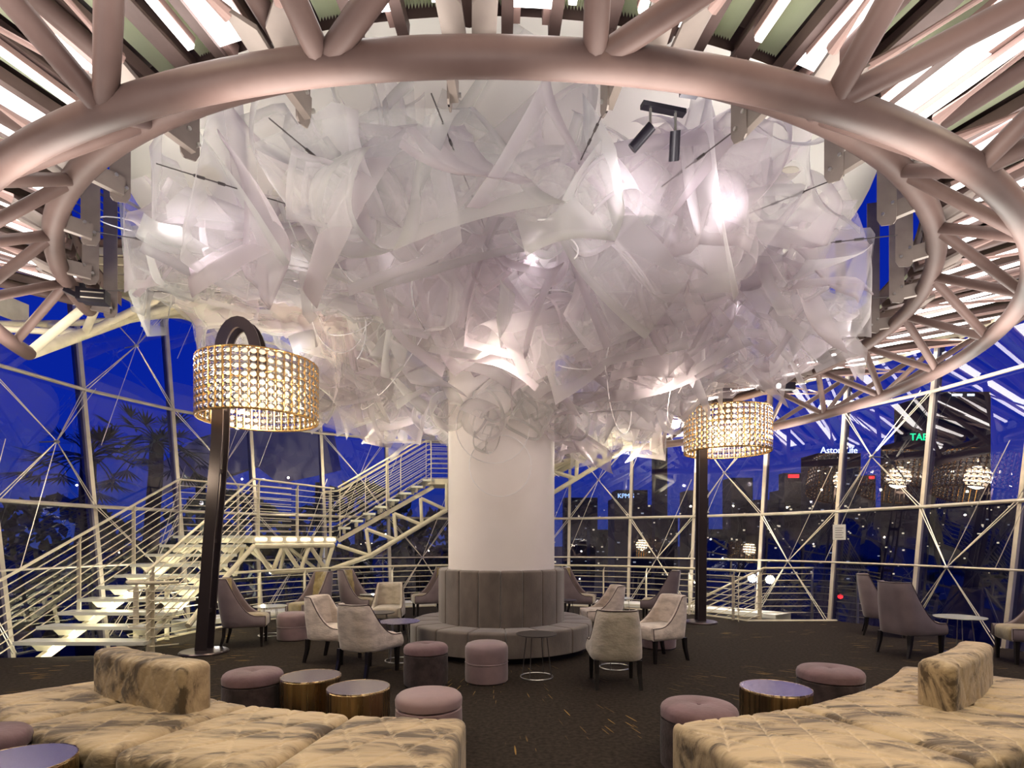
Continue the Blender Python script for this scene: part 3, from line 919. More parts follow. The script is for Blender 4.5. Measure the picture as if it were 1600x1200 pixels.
# truss under the landing and second flight
ps = lerp_pts((-5.0, 10.9, 1.5), (-4.1, 12.9, 1.5), 4); qs = lerp_pts((-4.9, 11.5, 0.95), (-4.2, 12.7, 0.95), 3)
MB().tube([ps[0], ps[-1]], 0.055, 10).build('chord', 'cream', land)
MB().tube([qs[0], qs[-1]], 0.05, 10).build('chord', 'cream', land)
web(land, ps, qs, 0.045)
ps = lerp_pts((-6.3, 11.2, 1.5), (-4.6, 13.7, 1.5), 4); qs = [(Vector(p) + Vector((0.35, -0.1, -0.6))) for p in lerp_pts((-6.0, 11.6, 1.5), (-4.9, 13.3, 1.5), 3)]
web(land, ps, qs, 0.04)
MB().tube([(-5.0, 10.9, 1.5), (-4.95, 9.6, 0.9), (-4.95, 8.6, 0.3)], 0.045, 8).build('chord', 'cream', land)

st2 = stair('staircase', 'upper flight of pale steps climbing behind the white column from the half landing', (-4.0, 12.95, 1.75), (-1.9, 13.75, 3.1), (-4.3, 13.9, 1.75), (-2.2, 14.75, 3.1), 8)
railing(st2, [(-4.0, 12.95, 1.75), (-1.95, 13.72, 3.15), (-0.3, 13.9, 3.15)], 1.08, 8, (0.02, 0.5, 0.99))
railing(st2, [(-4.55, 13.55, 1.7), (-4.3, 13.9, 1.75), (-2.25, 14.75, 3.15), (-0.3, 14.9, 3.15)], 1.08, 8, (1.3, 1.7, 2.0))
MB().box((-1.0, 14.35, 3.05), (2.2, 1.05, 0.14), 0.08).build('upper_landing', 'cream', st2, smooth=False)
ps = lerp_pts((-4.0, 12.9, 1.5), (-1.6, 13.8, 3.0), 5); qs = lerp_pts((-3.3, 13.1, 1.25), (-1.6, 13.75, 2.35), 4)
MB().tube([(-4.1, 12.75, 0.95), qs[0], qs[-1]], 0.058, 10).build('chord', 'cream', st2)
web(st2, ps, qs, 0.042)

# third flight, on the other side of the column
st3 = stair('staircase', 'third flight of pale steps rising to the right from behind the column', (0.3, 13.8, 3.1), (3.0, 13.0, 4.6), (0.4, 14.8, 3.1), (3.4, 14.0, 4.6), 9)
railing(st3, [(-0.3, 13.85, 3.1), (0.3, 13.75, 3.15), (3.0, 12.95, 4.65)], 1.0, 7, (1.1, 1.5, 1.95))
railing(st3, [(0.4, 14.85, 3.15), (3.4, 14.05, 4.65)], 1.0, 7, (0.1, 0.5, 0.95))
ps = lerp_pts((0.2, 13.75, 2.95), (2.9, 12.95, 4.35), 5); qs = lerp_pts((0.9, 13.5, 2.7), (2.75, 12.9, 3.8), 4)
MB().tube([ps[0], ps[-1]], 0.055, 8).build('chord', 'cream', st3)
MB().tube([(0.2, 13.7, 2.35), qs[0], qs[-1]], 0.055, 8).build('chord', 'cream', st3)
web(st3, ps, qs, 0.048)
MB().tube([P(T1, RL, ZL), (2.75, 12.9, 3.8)], 0.06, 8).build('chord', 'cream', st3)
MB().tube([P(T1, RI, ZI), (2.9, 12.95, 4.35)], 0.06, 8).build('chord', 'cream', st3)

# raised gallery at the left end of the ring
gal = empty('gallery_bridge', (-5.8, 8.5, 5.0), 'pale raised walkway on tubular trusses climbing behind the left end of the ring', 'bridge')
g0, g1 = P(T0 - 1, RL, ZL), Vector((-5.3, 12.2, 6.95))
h0, h1 = P(T0, RI, ZI), Vector((-4.9, 11.6, 7.3))
MB().tube([g0, (-6.15, 9.0, 5.15), g1], 0.075, 12).build('chord', 'cream', gal)
MB().tube([(-7.0, 6.8, 4.2), (-7.1, 9.3, 5.2), (-6.0, 12.2, 6.6)], 0.05, 10).build('chord', 'cream', gal)
cps = [g0.lerp(Vector((-6.15, 9.0, 5.15)), t) for t in (0, 0.5, 1.0)] + [Vector((-6.15, 9.0, 5.15)).lerp(g1, t) for t in (0.33, 0.66)]
dps = [Vector((-5.2, 7.15, 4.75)), Vector((-5.3, 8.4, 5.2)), Vector((-5.3, 9.4, 5.6)), Vector((-5.2, 10.5, 6.1))]
for i in range(4):
    MB().tube([cps[i], dps[i]], 0.05, 10).build('strut', 'cream', gal)
    MB().tube([dps[i], cps[i + 1]], 0.05, 10).build('strut', 'cream', gal)
eps = [Vector((-7.0, 7.4, 4.4)), Vector((-7.1, 8.6, 4.9)), Vector((-7.0, 9.8, 5.4))]
for i in range(3):
    MB().tube([cps[i], eps[i]], 0.04, 10).build('strut', 'cream', gal)
    MB().tube([eps[i], cps[i + 1]], 0.04, 10).build('strut', 'cream', gal)
GF = 5.72
for (y0, y1) in ((7.9, 10.4),):
    for x in (-6.75, -5.1):
        MB().bar((x, y0, GF), (x + 0.3, y1, GF + 0.1), 0.08, 0.16).build('edge_beam', 'cream', gal, smooth=False)
for i in range(9):
    y = 8.0 + i * 0.29
    MB().bar((-6.75 + 0.03 * i, y, GF + 0.02), (-5.05 + 0.03 * i, y + 0.12, GF + 0.02), 0.05, 0.10).build('joist', 'cream', gal, smooth=False)
MB().box((-5.85, 9.15, GF + 0.1), (1.7, 2.5, 0.02), -0.11).build('deck', 'mulldark', gal, smooth=False)
railing(gal, [(-6.75, 7.8, GF + 0.1), (-6.3, 10.3, GF + 0.2), (-5.6, 10.9, GF + 0.25)], 1.25, 9, (0.1, 0.5, 1.0))
railing(gal, [(-5.15, 8.3, GF + 0.1), (-4.85, 10.3, GF + 0.2)], 1.25, 9, (0.1, 0.9))

# guard rails at the floor edge
def edge_pts(a0, a1, n=24, r=5.45):
    return [Vector((CX + r * math.sin(R(a0 + (a1 - a0) * i / n)), CY + r * math.cos(R(a0 + (a1 - a0) * i / n)), 0)) for i in range(n + 1)]


gr1 = empty('guard_railing', (-5.2, 9.6, 0), 'cream guard railing with curled end curving from the steps round behind the column', 'railing')
tip = [Vector((-4.85, 8.2, 0)), Vector((-5.1, 8.0, 0)), Vector((-5.45, 8.02, 0)), Vector((-5.6, 8.2, 0))]
railing(gr1, tip + edge_pts(-84, 62, 48), 1.0, 7, [1.2, 3.2] + [4 + i * 3.6 for i in range(14)], hr=0.025, postflat=0.08)
gr2 = empty('guard_railing', (5.6, 11.5, 0), 'cream guard railing closing the stair opening in front of the glass to the right', 'railing')
ep = edge_pts(60, 62, 1)
railing(gr2, [(4.45, 11.15, 0), (4.75, 11.05, 0), (5.0, 11.35, 0)], 1.0, 7, (0.1, 1.9))
railing(gr2, [(3.4, 12.6, -1.1), (5.25, 11.75, 0.0), (6.4, 11.8, 0.0), (6.9, 10.9, 0)], 1.03, 7, (0.3, 0.98, 1.9, 2.8))
st4 = stair('staircase', 'short flight of brightly lit steps dropping away at the floor edge to the right', (5.1, 11.55, -0.05), (3.3, 12.8, -1.3), (5.8, 12.6, -0.05), (3.9, 13.9, -1.3), 7)
railing(st4, [(3.8, 13.9, -1.3), (5.75, 12.75, 0)], 1.03, 7, (0.1, 0.9))
light('stair_glow', 'POINT', (4.7, 12.4, 0.9), 30, (1.0, 0.96, 0.82), 0.1)

# ------------------------------------------------------------------ arc lamps with crystal drums
def arc_lamp(base, shade_x, dirlabel, tilt):
    bx, by = base
    e_ = empty('floor_lamp', (bx, by, 0), dirlabel, 'lamp')
    sx = shade_x
    MB().lathe([(0.001, 0.05), (0.10, 0.05), (0.31, 0.035), (0.325, 0.02), (0.325, 0.0)], (bx, by, 0), 48, capb=False).build('base', 'lampmetal', e_)
    # two flat bars rising, bending over into the drum
    rad = (sx - bx) / 2
    ztop = 4.42
    path = [Vector((bx, by, 0.04)), Vector((bx + tilt * 0.4, by, 1.5)), Vector((bx + tilt * 0.85, by, 3.0))]
    bxt = bx + tilt
    rad = (sx - bxt) / 2
    for i in range(15):
        t = math.pi * i / 14
        path.append(Vector((bxt + rad - rad * math.cos(t), by, ztop - 0.2 + (rad + 0.22) * math.sin(t))))
    path.append(Vector((sx, by, 3.9)))
    for s in (-0.095, 0.0, 0.095):
        rows = []
        for i, p in enumerate(path):
            d = path[min(i + 1, len(path) - 1)] - path[max(i - 1, 0)]
            d.normalize()
            nrm = Vector((-d.z, 0, d.x))
            hw = 0.078
            tk = 0.014 if s else 0.008
            if s == 0.0: hw = 0.03
            c = p + Vector((0, s, 0))
            rows.append([c + nrm * hw + Vector((0, tk, 0)), c + nrm * hw - Vector((0, tk, 0)), c - nrm * hw - Vector((0, tk, 0)), c - nrm * hw + Vector((0, tk, 0))])
        MB().grid(rows, True).build('pole', 'lampmetal', e_, smooth=True, angle=30)
    m_ = MB()
    for z in (0.6, 1.6, 2.6, 3.5):
        m_.box((bx + tilt * 0.28 * z, by, z), (0.05, 0.2, 0.06))
    m_.build('spacer', 'lampmetal', e_, smooth=False)
    # drum
    RS, Z0, Z1 = 0.80, 3.32, 4.12
    sh = empty('lamp_shade', (0, 0, 0)); sh.parent = e_; sh.location = (sx - bx, 0, Z0)
    cpos = Vector((sx, by, Z0))
    m_ = MB()
    for z in (Z0, Z1):
        m_.tube([(sx + RS * math.cos(2 * math.pi * i / 64), by + RS * math.sin(2 * math.pi * i / 64), z) for i in range(64)], 0.013, 6, closed=True)
        m_.tube([(sx + (RS - .05) * math.cos(2 * math.pi * i / 64), by + (RS - .05) * math.sin(2 * math.pi * i / 64), z) for i in range(64)], 0.006, 5, closed=True)
    m_.build('hoop', 'gold', sh)
    for i in range(3):
        a = 2 * math.pi * i / 3
        MB().tube([(sx, by, Z1 - 0.12), (sx + RS * math.cos(a), by + RS * math.sin(a), Z1 - 0.02)], 0.008, 6).build('spoke', 'gold', sh)
    NSTR = 46
    for i in range(NSTR):
        a = 2 * math.pi * i / NSTR
        rv = Vector((math.cos(a), math.sin(a), 0)); tv = Vector((-math.sin(a), math.cos(a), 0))
        c0 = Vector((sx, by, 0)) + rv * RS
        m_ = MB()
        nb_ = 8; hh = (Z1 - Z0) / nb_
        for j in range(nb_):
            cc = c0 + Vector((0, 0, Z0 + hh * (j + 0.5)))
            rr = hh * 0.47
            vs = []; fs = []
            n_ = 14
            prof = [(0.0, 0.020), (0.55, 0.016), (0.9, 0.008), (1.0, 0.0), (0.9, -0.008), (0.55, -0.016), (0.0, -0.020)]
            base_i = 0
            for (q, off) in prof:
                for k_ in range(n_):
                    t = 2 * math.pi * k_ / n_
                    vs.append(cc + rv * off + (tv * math.cos(t) * 1.12 + Vector((0, 0, 1)) * math.sin(t)) * rr * max(q, 0.02))
            for pi in range(len(prof) - 1):
                for k_ in range(n_):
                    fs.append((pi * n_ + k_, pi * n_ + (k_ + 1) % n_, (pi + 1) * n_ + (k_ + 1) % n_, (pi + 1) * n_ + k_))
            m_.add(vs, fs)
        bs = m_.build('bead_strand', 'crystal', sh)
        a2 = a + math.pi / NSTR
        rv2 = Vector((math.cos(a2), math.sin(a2), 0)) * RS
        tv2 = Vector((-math.sin(a2), math.cos(a2), 0))
        MB().bar((sx + rv2.x, by + rv2.y, Z0), (sx + rv2.x, by + rv2.y, Z1), 0.012, 0.03, up=rv2).build('gold_strip', 'gold', bs, smooth=False)
    rg = random.Random(int(bx * 100))
    for i in range(9):
        a = 2 * math.pi * i / 9 + 0.3
        z = Z0 + (0.22, 0.42, 0.6)[i % 3]
        c = Vector((sx + 0.58 * math.cos(a), by + 0.58 * math.sin(a), z))
        MB().lathe([(0.001, -0.03), (0.02, -0.02), (0.026, 0), (0.02, 0.02), (0.001, 0.03)], c, 12).build('bulb', 'lamp_bulb', sh)
    light('shade_bulbs', 'POINT', (sx, by, Z0 + 0.4), 120, (1.0, 0.80, 0.55), 0.25)
    return e_


arc_lamp((-4.4, 8.05), -3.62, 'arching dark floor lamp with gold crystal drum standing beside the lower steps', 0.27)
arc_lamp((3.68, 11.0), 4.2, 'arching dark floor lamp with gold crystal drum farther back, near the far glass', 0.03)


# ------------------------------------------------------------------ upholstery in polar modules
def polar_module(a0, a1, r0, r1, z0, z1, rnd, quilt=0.0, nu=None, nv_step=0.03, cell=0.26, puff=0.02, cx=CX, cy=CY, end=None, phase=0.0):
    """rounded wedge of an annulus, a measured from the camera side"""
    end = rnd if end is None else end
    # cross section path, r and z
    sec = []
    def seg(p, q, nn):
        for i in range(nn):
            t = i / nn
            sec.append((p[0] + (q[0] - p[0]) * t, p[1] + (q[1] - p[1]) * t))
    def corner(c, s0, s1, nn=5):
        for i in range(nn):
            t = s0 + (s1 - s0) * i / nn
            sec.append((c[0] + rnd * math.cos(t), c[1] + rnd * math.sin(t)))
    nh = max(2, int((z1 - z0 - rnd) / nv_step)); nw_ = max(2, int((r1 - r0 - 2 * rnd) / nv_step))
    seg((r0, z0), (r0, z1 - rnd), nh)
    corner((r0 + rnd, z1 - rnd), math.pi, math.pi / 2)
    seg((r0 + rnd, z1), (r1 - rnd, z1), nw_)
    corner((r1 - rnd, z1 - rnd), math.pi / 2, 0)
    seg((r1, z1 - rnd), (r1, z0), nh)
    sec.append((r1, z0))
    # distances and normals along the section
    dist = [0.0]
    for i in range(1, len(sec)):
        dist.append(dist[-1] + math.hypot(sec[i][0] - sec[i - 1][0], sec[i][1] - sec[i - 1][1]))
    nor = []
    for i in range(len(sec)):
        p = sec[max(i - 1, 0)]; q = sec[min(i + 1, len(sec) - 1)]
        dx, dz = q[0] - p[0], q[1] - p[1]
        ll = math.hypot(dx, dz) or 1
        nor.append((-dz / ll, dx / ll))
    rm = (r0 + r1) / 2
    length = R(a1 - a0) * rm
    nu = nu or max(6, int(length / nv_step))
    us = []
    for i in range(6):
        t = math.pi / 2 * i / 6
        us.append((end * (1 - math.cos(math.pi / 2 - t)) if False else end * (1 - math.cos(t)), end * (1 - math.sin(t))))
    # list of (distance from the end, inset)
    stations = []
    for i in range(6):
        t = math.pi / 2 * i / 5
        stations.append((end * (1 - math.cos(t)), end * (1 - math.sin(t))))
    mids = [end + (length - 2 * end) * i / nu for i in range(1, nu)]
    full = [(s, ins) for s, ins in stations] + [(m__, 0.0) for m__ in mids] + [(length - s, ins) for s, ins in reversed(stations)]
    rows = []; stitch = []
    for (s, ins) in full:
        a = a0 + (a1 - a0) * s / length
        row = []
        for i, (r_, z_) in enumerate(sec):
            nr, nz_ = nor[i]
            rr = r_ - nr * ins; zz = z_ - nz_ * ins
            if i == 0 or i == len(sec) - 1:
                zz = z0
            dsp = 0.0; stt = 0.0
            if z_ >= z1 - 1e-6:      # soft crown on the top
                tt = (r_ - r0) / (r1 - r0); uu = s / length
                dsp += puff * (4 * tt * (1 - tt)) ** 0.5 * (4 * uu * (1 - uu)) ** 0.5
            if quilt and ins == 0.0:
                d1 = (s + dist[i] * 0.62 + phase) / cell; d2 = (s - dist[i] * 0.62 + phase) / cell
                e1 = abs(d1 - round(d1)) * cell; e2 = abs(d2 - round(d2)) * cell
                dsp -= quilt * (math.exp(-(e1 / 0.012) ** 2) + math.exp(-(e2 / 0.012) ** 2))
                stt = 0.75 * max(math.exp(-(e1 / 0.007) ** 2), math.exp(-(e2 / 0.007) ** 2))
                dsp += 0.007 * (noise.noise(Vector((s * 7, dist[i] * 7, a0))))
            rr += nr * dsp; zz += nz_ * dsp
            stitch.append(stt)
            row.append(Vector((cx + rr * math.sin(R(a)), cy - rr * math.cos(R(a)), zz)))
        rows.append(row)
    m_ = MB().grid(rows)
    kk_ = len(sec)
    m_.f.append(tuple(range(kk_))[::-1] if True else ())
    m_.f.append(tuple((len(rows) - 1) * kk_ + i for i in range(kk_)))
    m_.f = [q[::-1] for q in m_.f]
    m_.stitch = stitch
    return m_


# curved quilted sofa on the left, four modules and a back cushion
SOFA_A = [(1.7, 11.1), (11.3, 21.1), (21.3, 31.3), (31.5, 41.6)]
sl = empty('curved_sofa', P(-21, 5.25, 0), 'low curved beige quilted velvet sofa in sections, with its back to the steps', 'sofa')
for i, (a0, a1) in enumerate(SOFA_A):
    polar_module(-a1, -a0, 4.78, 5.78, 0.07, 0.42, 0.055, quilt=0.013, cell=0.30, phase=i * 0.11, nv_step=0.016).build('seat_section', 'sofa', sl, angle=180)
    polar_module(-a1 + 0.6, -a0 - 0.6, 4.86, 5.70, 0.0, 0.07, 0.01).build('plinth', 'seam', sl)
polar_module(-36.5, -23.0, 4.97, 5.2, 0.43, 0.76, 0.05, quilt=0.008, cell=0.24, nv_step=0.02, puff=0.012).build('backrest', 'sofa', sl, angle=180)
sr = empty('curved_sofa', P(31, 5.5, 0), 'low curved beige quilted velvet sofa nearest the white round side table', 'sofa')
sr['label'] = 'low curved beige quilted velvet sofa whose back cushion stands alone before the glass wall'
for i, (a0, a1) in enumerate([(13.8, 25.6), (25.75, 37.6), (37.75, 50.5)]):
    polar_module(a0, a1, 5.0, 6.15, 0.07, 0.42, 0.055, quilt=0.013, cell=0.30, phase=i * 0.13, nv_step=0.016).build('seat_section', 'sofa', sr, angle=180)
    polar_module(a0 + 0.6, a1 - 0.6, 5.08, 6.07, 0.0, 0.07, 0.01).build('plinth', 'seam', sr)
polar_module(33.8, 46.5, 5.45, 5.68, 0.43, 0.76, 0.055, quilt=0.008, cell=0.24, nv_step=0.02, puff=0.012).build('backrest', 'sofa', sr, angle=180)

# round banquette about the column
bq = empty('round_banquette', (CX, CY, 0), 'round taupe velvet banquette wrapped about the foot of the white column', 'banquette')
NSEG = 17
for i in range(NSEG):
    a0 = 360 / NSEG * i + 3.5; a1 = a0 + 360 / NSEG
    polar_module(a0 + 0.12, a1 - 0.12, 0.90, 1.36, 0.09, 0.415, 0.035, puff=0.01, nv_step=0.05, end=0.02, nu=10).build('seat_section', 'greyvelvet', bq, angle=180)
NB2 = 19
for i in range(NB2):
    a0 = 360 / NB2 * i + 0.4; a1 = a0 + 360 / NB2
    polar_module(a0 + 0.08, a1 - 0.08, 0.815, 0.945, 0.40, 1.19, 0.035, puff=0.004, nv_step=0.06, end=0.02, nu=8).build('back_section', 'greyvelvet', bq, angle=180)
MB().lathe([(0.82, 0.0), (1.27, 0.0), (1.27, 0.10), (0.82, 0.10)], (CX, CY, 0), 64, capb=False, capt=False).build('plinth', 'seam', bq)


# ------------------------------------------------------------------ stools and drum tables
def stool(x, y, r, h, material, label, tiers=1, button=True, topmat=None, lathe_n=40):
    e_ = empty('ottoman', (x, y, 0), label, 'ottoman')
    r = r
    if tiers == 2:
        hb = h * 0.5
        MB().lathe([(r - 0.02, 0.0), (r, 0.02), (r + 0.003, hb * 0.5), (r, hb - 0.015), (r - 0.02, hb)], (x, y, 0), lathe_n).build('body', material, e_)
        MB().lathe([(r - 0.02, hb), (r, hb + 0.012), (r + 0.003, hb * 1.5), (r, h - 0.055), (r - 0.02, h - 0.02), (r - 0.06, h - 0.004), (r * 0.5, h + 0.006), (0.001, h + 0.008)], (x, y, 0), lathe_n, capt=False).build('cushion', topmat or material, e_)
        MB().tube([(x + (r - 0.004) * math.cos(t * 0.157), y + (r - 0.004) * math.sin(t * 0.157), hb) for t in range(40)], 0.009, 6, closed=True).build('piping', material, e_)
    else:
        hb = h - 0.10
        MB().lathe([(r - 0.02, 0.0), (r, 0.02), (r + 0.004, hb * 0.5), (r, hb - 0.01), (r - 0.012, hb)], (x, y, 0), lathe_n).build('body', material, e_)
        prof = [(r - 0.012, hb), (r + 0.001, hb + 0.010), (r + 0.003, hb + 0.055), (r - 0.006, h - 0.022), (r - 0.026, h - 0.004), (r * 0.6, h + 0.010)]
        prof += [(r * 0.25, h + 0.010), (0.035, h + 0.001), (0.001, h - 0.006)] if button else [(0.001, h + 0.014)]
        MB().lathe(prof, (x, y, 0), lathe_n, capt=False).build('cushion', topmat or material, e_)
        if button:
            MB().lathe([(0.016, -0.004), (0.014, 0.004), (0.001, 0.007)], (x, y, h - 0.003), 12, capt=False).build('button', topmat or material, e_)
    return e_


def drum(x, y, r, h, label, top='mirror'):
    e_ = empty('drum_table', (x, y, 0), label, 'table')
    MB().lathe([(r, 0.0), (r, h - 0.012), (r - 0.006, h - 0.006)], (x, y, 0), 56).build('drum_body', 'brass', e_)
    MB().lathe([(r - 0.008, h - 0.006), (r - 0.008, h), (0.001, h)], (x, y, 0), 56, capt=False).build('table_top', top, e_)
    MB().tube([(x + (r - 0.004) * math.cos(t * math.pi / 28), y + (r - 0.004) * math.sin(t * math.pi / 28), h - 0.002) for t in range(56)], 0.004, 6, closed=True).build('rim', 'brass', e_)
    return e_


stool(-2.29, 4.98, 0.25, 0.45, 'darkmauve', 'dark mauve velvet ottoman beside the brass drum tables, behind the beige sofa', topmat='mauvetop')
drum(-1.76, 4.93, 0.255, 0.42, 'brass drum table with a streaked mirror top, next to the mauve ottoman behind the sofa')
drum(-1.24, 4.55, 0.25, 0.42, 'brass drum table with a plain pinkish mirror top, nearest the smooth dusty pink ottoman')
stool(-0.63, 4.27, 0.25, 0.45, 'pinkmauve', 'smooth dusty pink leather ottoman at the end of the brass drum tables', button=False)
stool(-0.96, 6.28, 0.243, 0.45, 'darkmauve', 'dark mauve velvet ottoman between the pale chairs and the two-tier ottoman', topmat='mauvetop')
stool(-0.29, 6.42, 0.243, 0.45, 'mauve', 'two-tier mauve leather ottoman standing in front of the round banquette', tiers=2)
stool(-3.55, 9.15, 0.25, 0.44, 'mauve', 'two-tier mauve leather ottoman by the tufted chairs and white table near the railing', tiers=2)
stool(1.32, 3.98, 0.262, 0.45, 'darkmauve', 'dark mauve velvet ottoman close to the tip of the sofa, by the purple-topped table', topmat='mauvetop')
stool(2.88, 5.1, 0.275, 0.45, 'darkmauve', 'dark mauve velvet ottoman behind the purple-topped table, farther from the camera', topmat='mauvetop')
drum(2.12, 4.53, 0.272, 0.42, 'brass drum table with bluish purple mirror top standing between two ottomans', 'bluemirror')
stool(-3.20, 3.38, 0.25, 0.45, 'darkmauve', 'dark mauve ottoman cut off by the picture edge behind the purple side table', topmat='mauvetop')
drum(-2.66, 3.02, 0.27, 0.42, 'drum table with bluish purple top cut off at the bottom corner of the picture', 'bluemirror')
stool(2.2, 8.45, 0.25, 0.42, 'mauve', 'mauve leather ottoman half hidden behind the pale pinkish armless chair', button=False)


# ------------------------------------------------------------------ small wire-legged tables
def side_table(x, y, r, h, top, label, rb=0.19):
    e_ = empty('side_table', (x, y, 0), label, 'table')
    MB().lathe([(0.001, h - 0.014), (r - 0.01, h - 0.014), (r, h - 0.008), (r, h), (0.001, h)], (x, y, 0), 44, capb=False, capt=False).build('table_top', top, e_, angle=30)
    for i in range(4):
        a = math.pi / 4 + i * math.pi / 2 + 0.3
        MB().tube([(x + 0.13 * math.cos(a), y + 0.13 * math.sin(a), h - 0.014), (x + rb * math.cos(a), y + rb * math.sin(a), 0.008)], 0.006, 6).build('leg', 'wire' if top == 'darktop' else 'steel', e_)
    MB().tube([(x + rb * math.cos(t * math.pi / 18), y + rb * math.sin(t * math.pi / 18), 0.008) for t in range(36)], 0.007, 6, closed=True).build('foot_ring', 'steel', e_)
    return e_


side_table(0.29, 6.62, 0.24, 0.51, 'darktop', 'dark round side table on thin wire legs in front of the banquette')
side_table(-1.50, 7.52, 0.27, 0.53, 'bluemirror', 'round side table with bluish top between the pale chairs and the banquette')
side_table(-1.98, 8.45, 0.22, 0.53, 'darktop', 'small dark round table in front of the grey chair that faces the camera')
side_table(-4.1, 9.55, 0.27, 0.50, 'whitetop', 'white round side table between two tufted chairs near the curled railing end')
side_table(-2.85, 11.3, 0.2, 0.53, 'whitetop', 'white round side table by the back railing, between tufted chairs left of the column')
side_table(2.05, 10.55, 0.22, 0.53, 'whitetop', 'white round side table by the back railing right of the column')
side_table(1.30, 7.12, 0.22, 0.51, 'darktop', 'dark round table mostly hidden behind the grey chair with its back to us')
side_table(6.32, 7.95, 0.31, 0.53, 'whitetop', 'white round side table between two tufted chairs in front of the glass wall')
side_table(0.98, 10.3, 0.2, 0.52, 'darktop', 'small dark table behind the round banquette, beside the tufted chair')


# ------------------------------------------------------------------ chairs
def chair_parts(e_, H, w, d, outer, inner, tuft, legs=True):
    """local axes: +Y is the way the sitter faces"""
    zb = 0.30
    plan = []
    nside, narc = 9, 12
    rc = 0.17
    for i in range(nside):
        plan.append((w / 2, d / 2 - (d - rc) * i / nside))
    for i in range(narc + 1):
        t = math.pi / 2 * i / narc
        plan.append((w / 2 - rc + rc * math.cos(t), -d / 2 + rc - rc * math.sin(t)))
    left = [(-x, y) for x, y in reversed(plan)]
    mid = [(w / 2 - rc - (w - 2 * rc) * i / 6, -d / 2) for i in range(1, 6)]
    plan = plan + mid + left
    n_ = len(plan)
    nrm = []
    for i in range(n_):
        p = plan[max(i - 1, 0)]; q = plan[min(i + 1, n_ - 1)]
        dx, dy = q[0] - p[0], q[1] - p[1]; ll = math.hypot(dx, dy) or 1
        nrm.append((-dy / ll, dx / ll))
    if nrm[0][0] < 0:
        nrm = [(-a_, -b_) for a_, b_ in nrm]
    th = 0.055
    def top(y):
        t = (d / 2 - y) / d
        t = max(0.0, min(1.0, (t - 0.16) / 0.60))
        s = t ** 2.3 if t < 0.8 else 0.5986 + (t - 0.8) / 0.2 * 0.4014
        return 0.468 + (H - 0.468) * min(1.0, s)
    def warp(x, y, z):
        s = max(0.0, (z - 0.35) / (H - 0.35))
        back = max(0.0, (d / 2 - y) / d)
        return Vector((x * (1 - 0.20 * s), y - 0.09 * s * back * (H / 0.9), z))
    rows = []; pipe = []
    for i, (x, y) in enumerate(plan):
        nx, ny = nrm[i]; zt = top(y)
        bulge = 0.012
        row = []
        prof = [(-th, zb + 0.02), (-0.02, zb), (0.0, zb + 0.02)]
        ns = 7
        for j in range(1, ns):
            t = j / ns
            prof.append((bulge * math.sin(math.pi * t), zb + 0.02 + (zt - 0.03 - zb - 0.02) * t))
        prof += [(0.0, zt - 0.02), (-0.012, zt - 0.004), (-th * 0.5, zt), (-th + 0.008, zt - 0.008)]
        for j in range(0, 6):
            t = j / 5
            prof.append((-th, zt - 0.03 - (zt - 0.03 - zb - 0.02) * t))
        for (o_, z_) in prof:
            row.append(warp(x + nx * o_, y + ny * o_, z_))
        rows.append(row)
        pipe.append(warp(x - nx * 0.001, y - ny * 0.001, zt - 0.006))
    m_ = MB().grid(rows)
    k_ = len(rows[0])
    m_.f.append(tuple(range(k_))); m_.f.append(tuple((n_ - 1) * k_ + i for i in range(k_))[::-1])
    m_.build('shell', outer, e_, world=False, angle=60)
    pipe = [warp(plan[0][0], d / 2 + 0.003, zb + 0.02)] + pipe + [warp(plan[-1][0], d / 2 + 0.003, zb + 0.02)]
    MB().tube(pipe, 0.006, 6).build('piping', 'piping', e_, world=False)
    # seat cushion, rounded block
    sw, sd = w - 2 * th + 0.004, d - th
    rows = []
    for (ins, z_) in ((0.02, zb - 0.01), (0.0, zb + 0.01), (0.0, 0.43), (0.012, 0.458), (0.04, 0.475), (0.12, 0.487), (0.2, 0.49)):
        row = []
        a_, b_ = sw / 2 - ins, sd / 2 - ins
        for j in range(36):
            t = 2 * math.pi * j / 36
            c_, s_ = math.cos(t), math.sin(t)
            ex = 0.25
            row.append(Vector((a_ * math.copysign(abs(c_) ** ex, c_), th / 2 + 0.005 + b_ * math.copysign(abs(s_) ** ex, s_), z_)))
        rows.append(row)
    m_ = MB().grid(rows, True); m_.f.append(tuple(6 * 36 + j for j in range(36))); m_.f.append(tuple(range(36))[::-1])
    m_.build('seat', inner, e_, world=False, angle=50)
    # inner back pad
    iw = (w - 2 * th) / 2
    nx_, nz_ = 24, 26
    front = []; backr = []
    zt = H - 0.012
    for j in range(nz_ + 1):
        z_ = 0.48 + (zt - 0.48) * j / nz_
        fr = []; bk = []
        for i in range(nx_ + 1):
            u = -1 + 2 * i / nx_
            x = u * iw
            yb = -d / 2 + th - 0.005 + 0.10 * abs(u) ** 4
            th_ = 0.035 * (1 - abs(u) ** 6) * (1 - (max(0, j / nz_ - 0.85) / 0.15) ** 2 * 0.8)
            if tuft:
                for (bu, bz) in tuft:
                    dd = ((x - bu) / 0.030) ** 2 + ((z_ - bz) / 0.030) ** 2
                    th_ -= 0.028 * math.exp(-dd)
                g1_ = (x / 0.1 + (z_ - 0.6) / 0.13) / 2; g2_ = (x / 0.1 - (z_ - 0.6) / 0.13) / 2
                for g_ in (g1_, g2_):
                    th_ -= 0.009 * math.exp(-((g_ - round(g_)) / 0.10) ** 2)
            fr.append(warp(x, yb + th_, z_)); bk.append(warp(x, yb - 0.012, z_))
        front.append(fr); backr.append(bk)
    m_ = MB().grid(front)
    ring_ = [backr[j][0] for j in range(nz_ + 1)]
    m2_ = m_
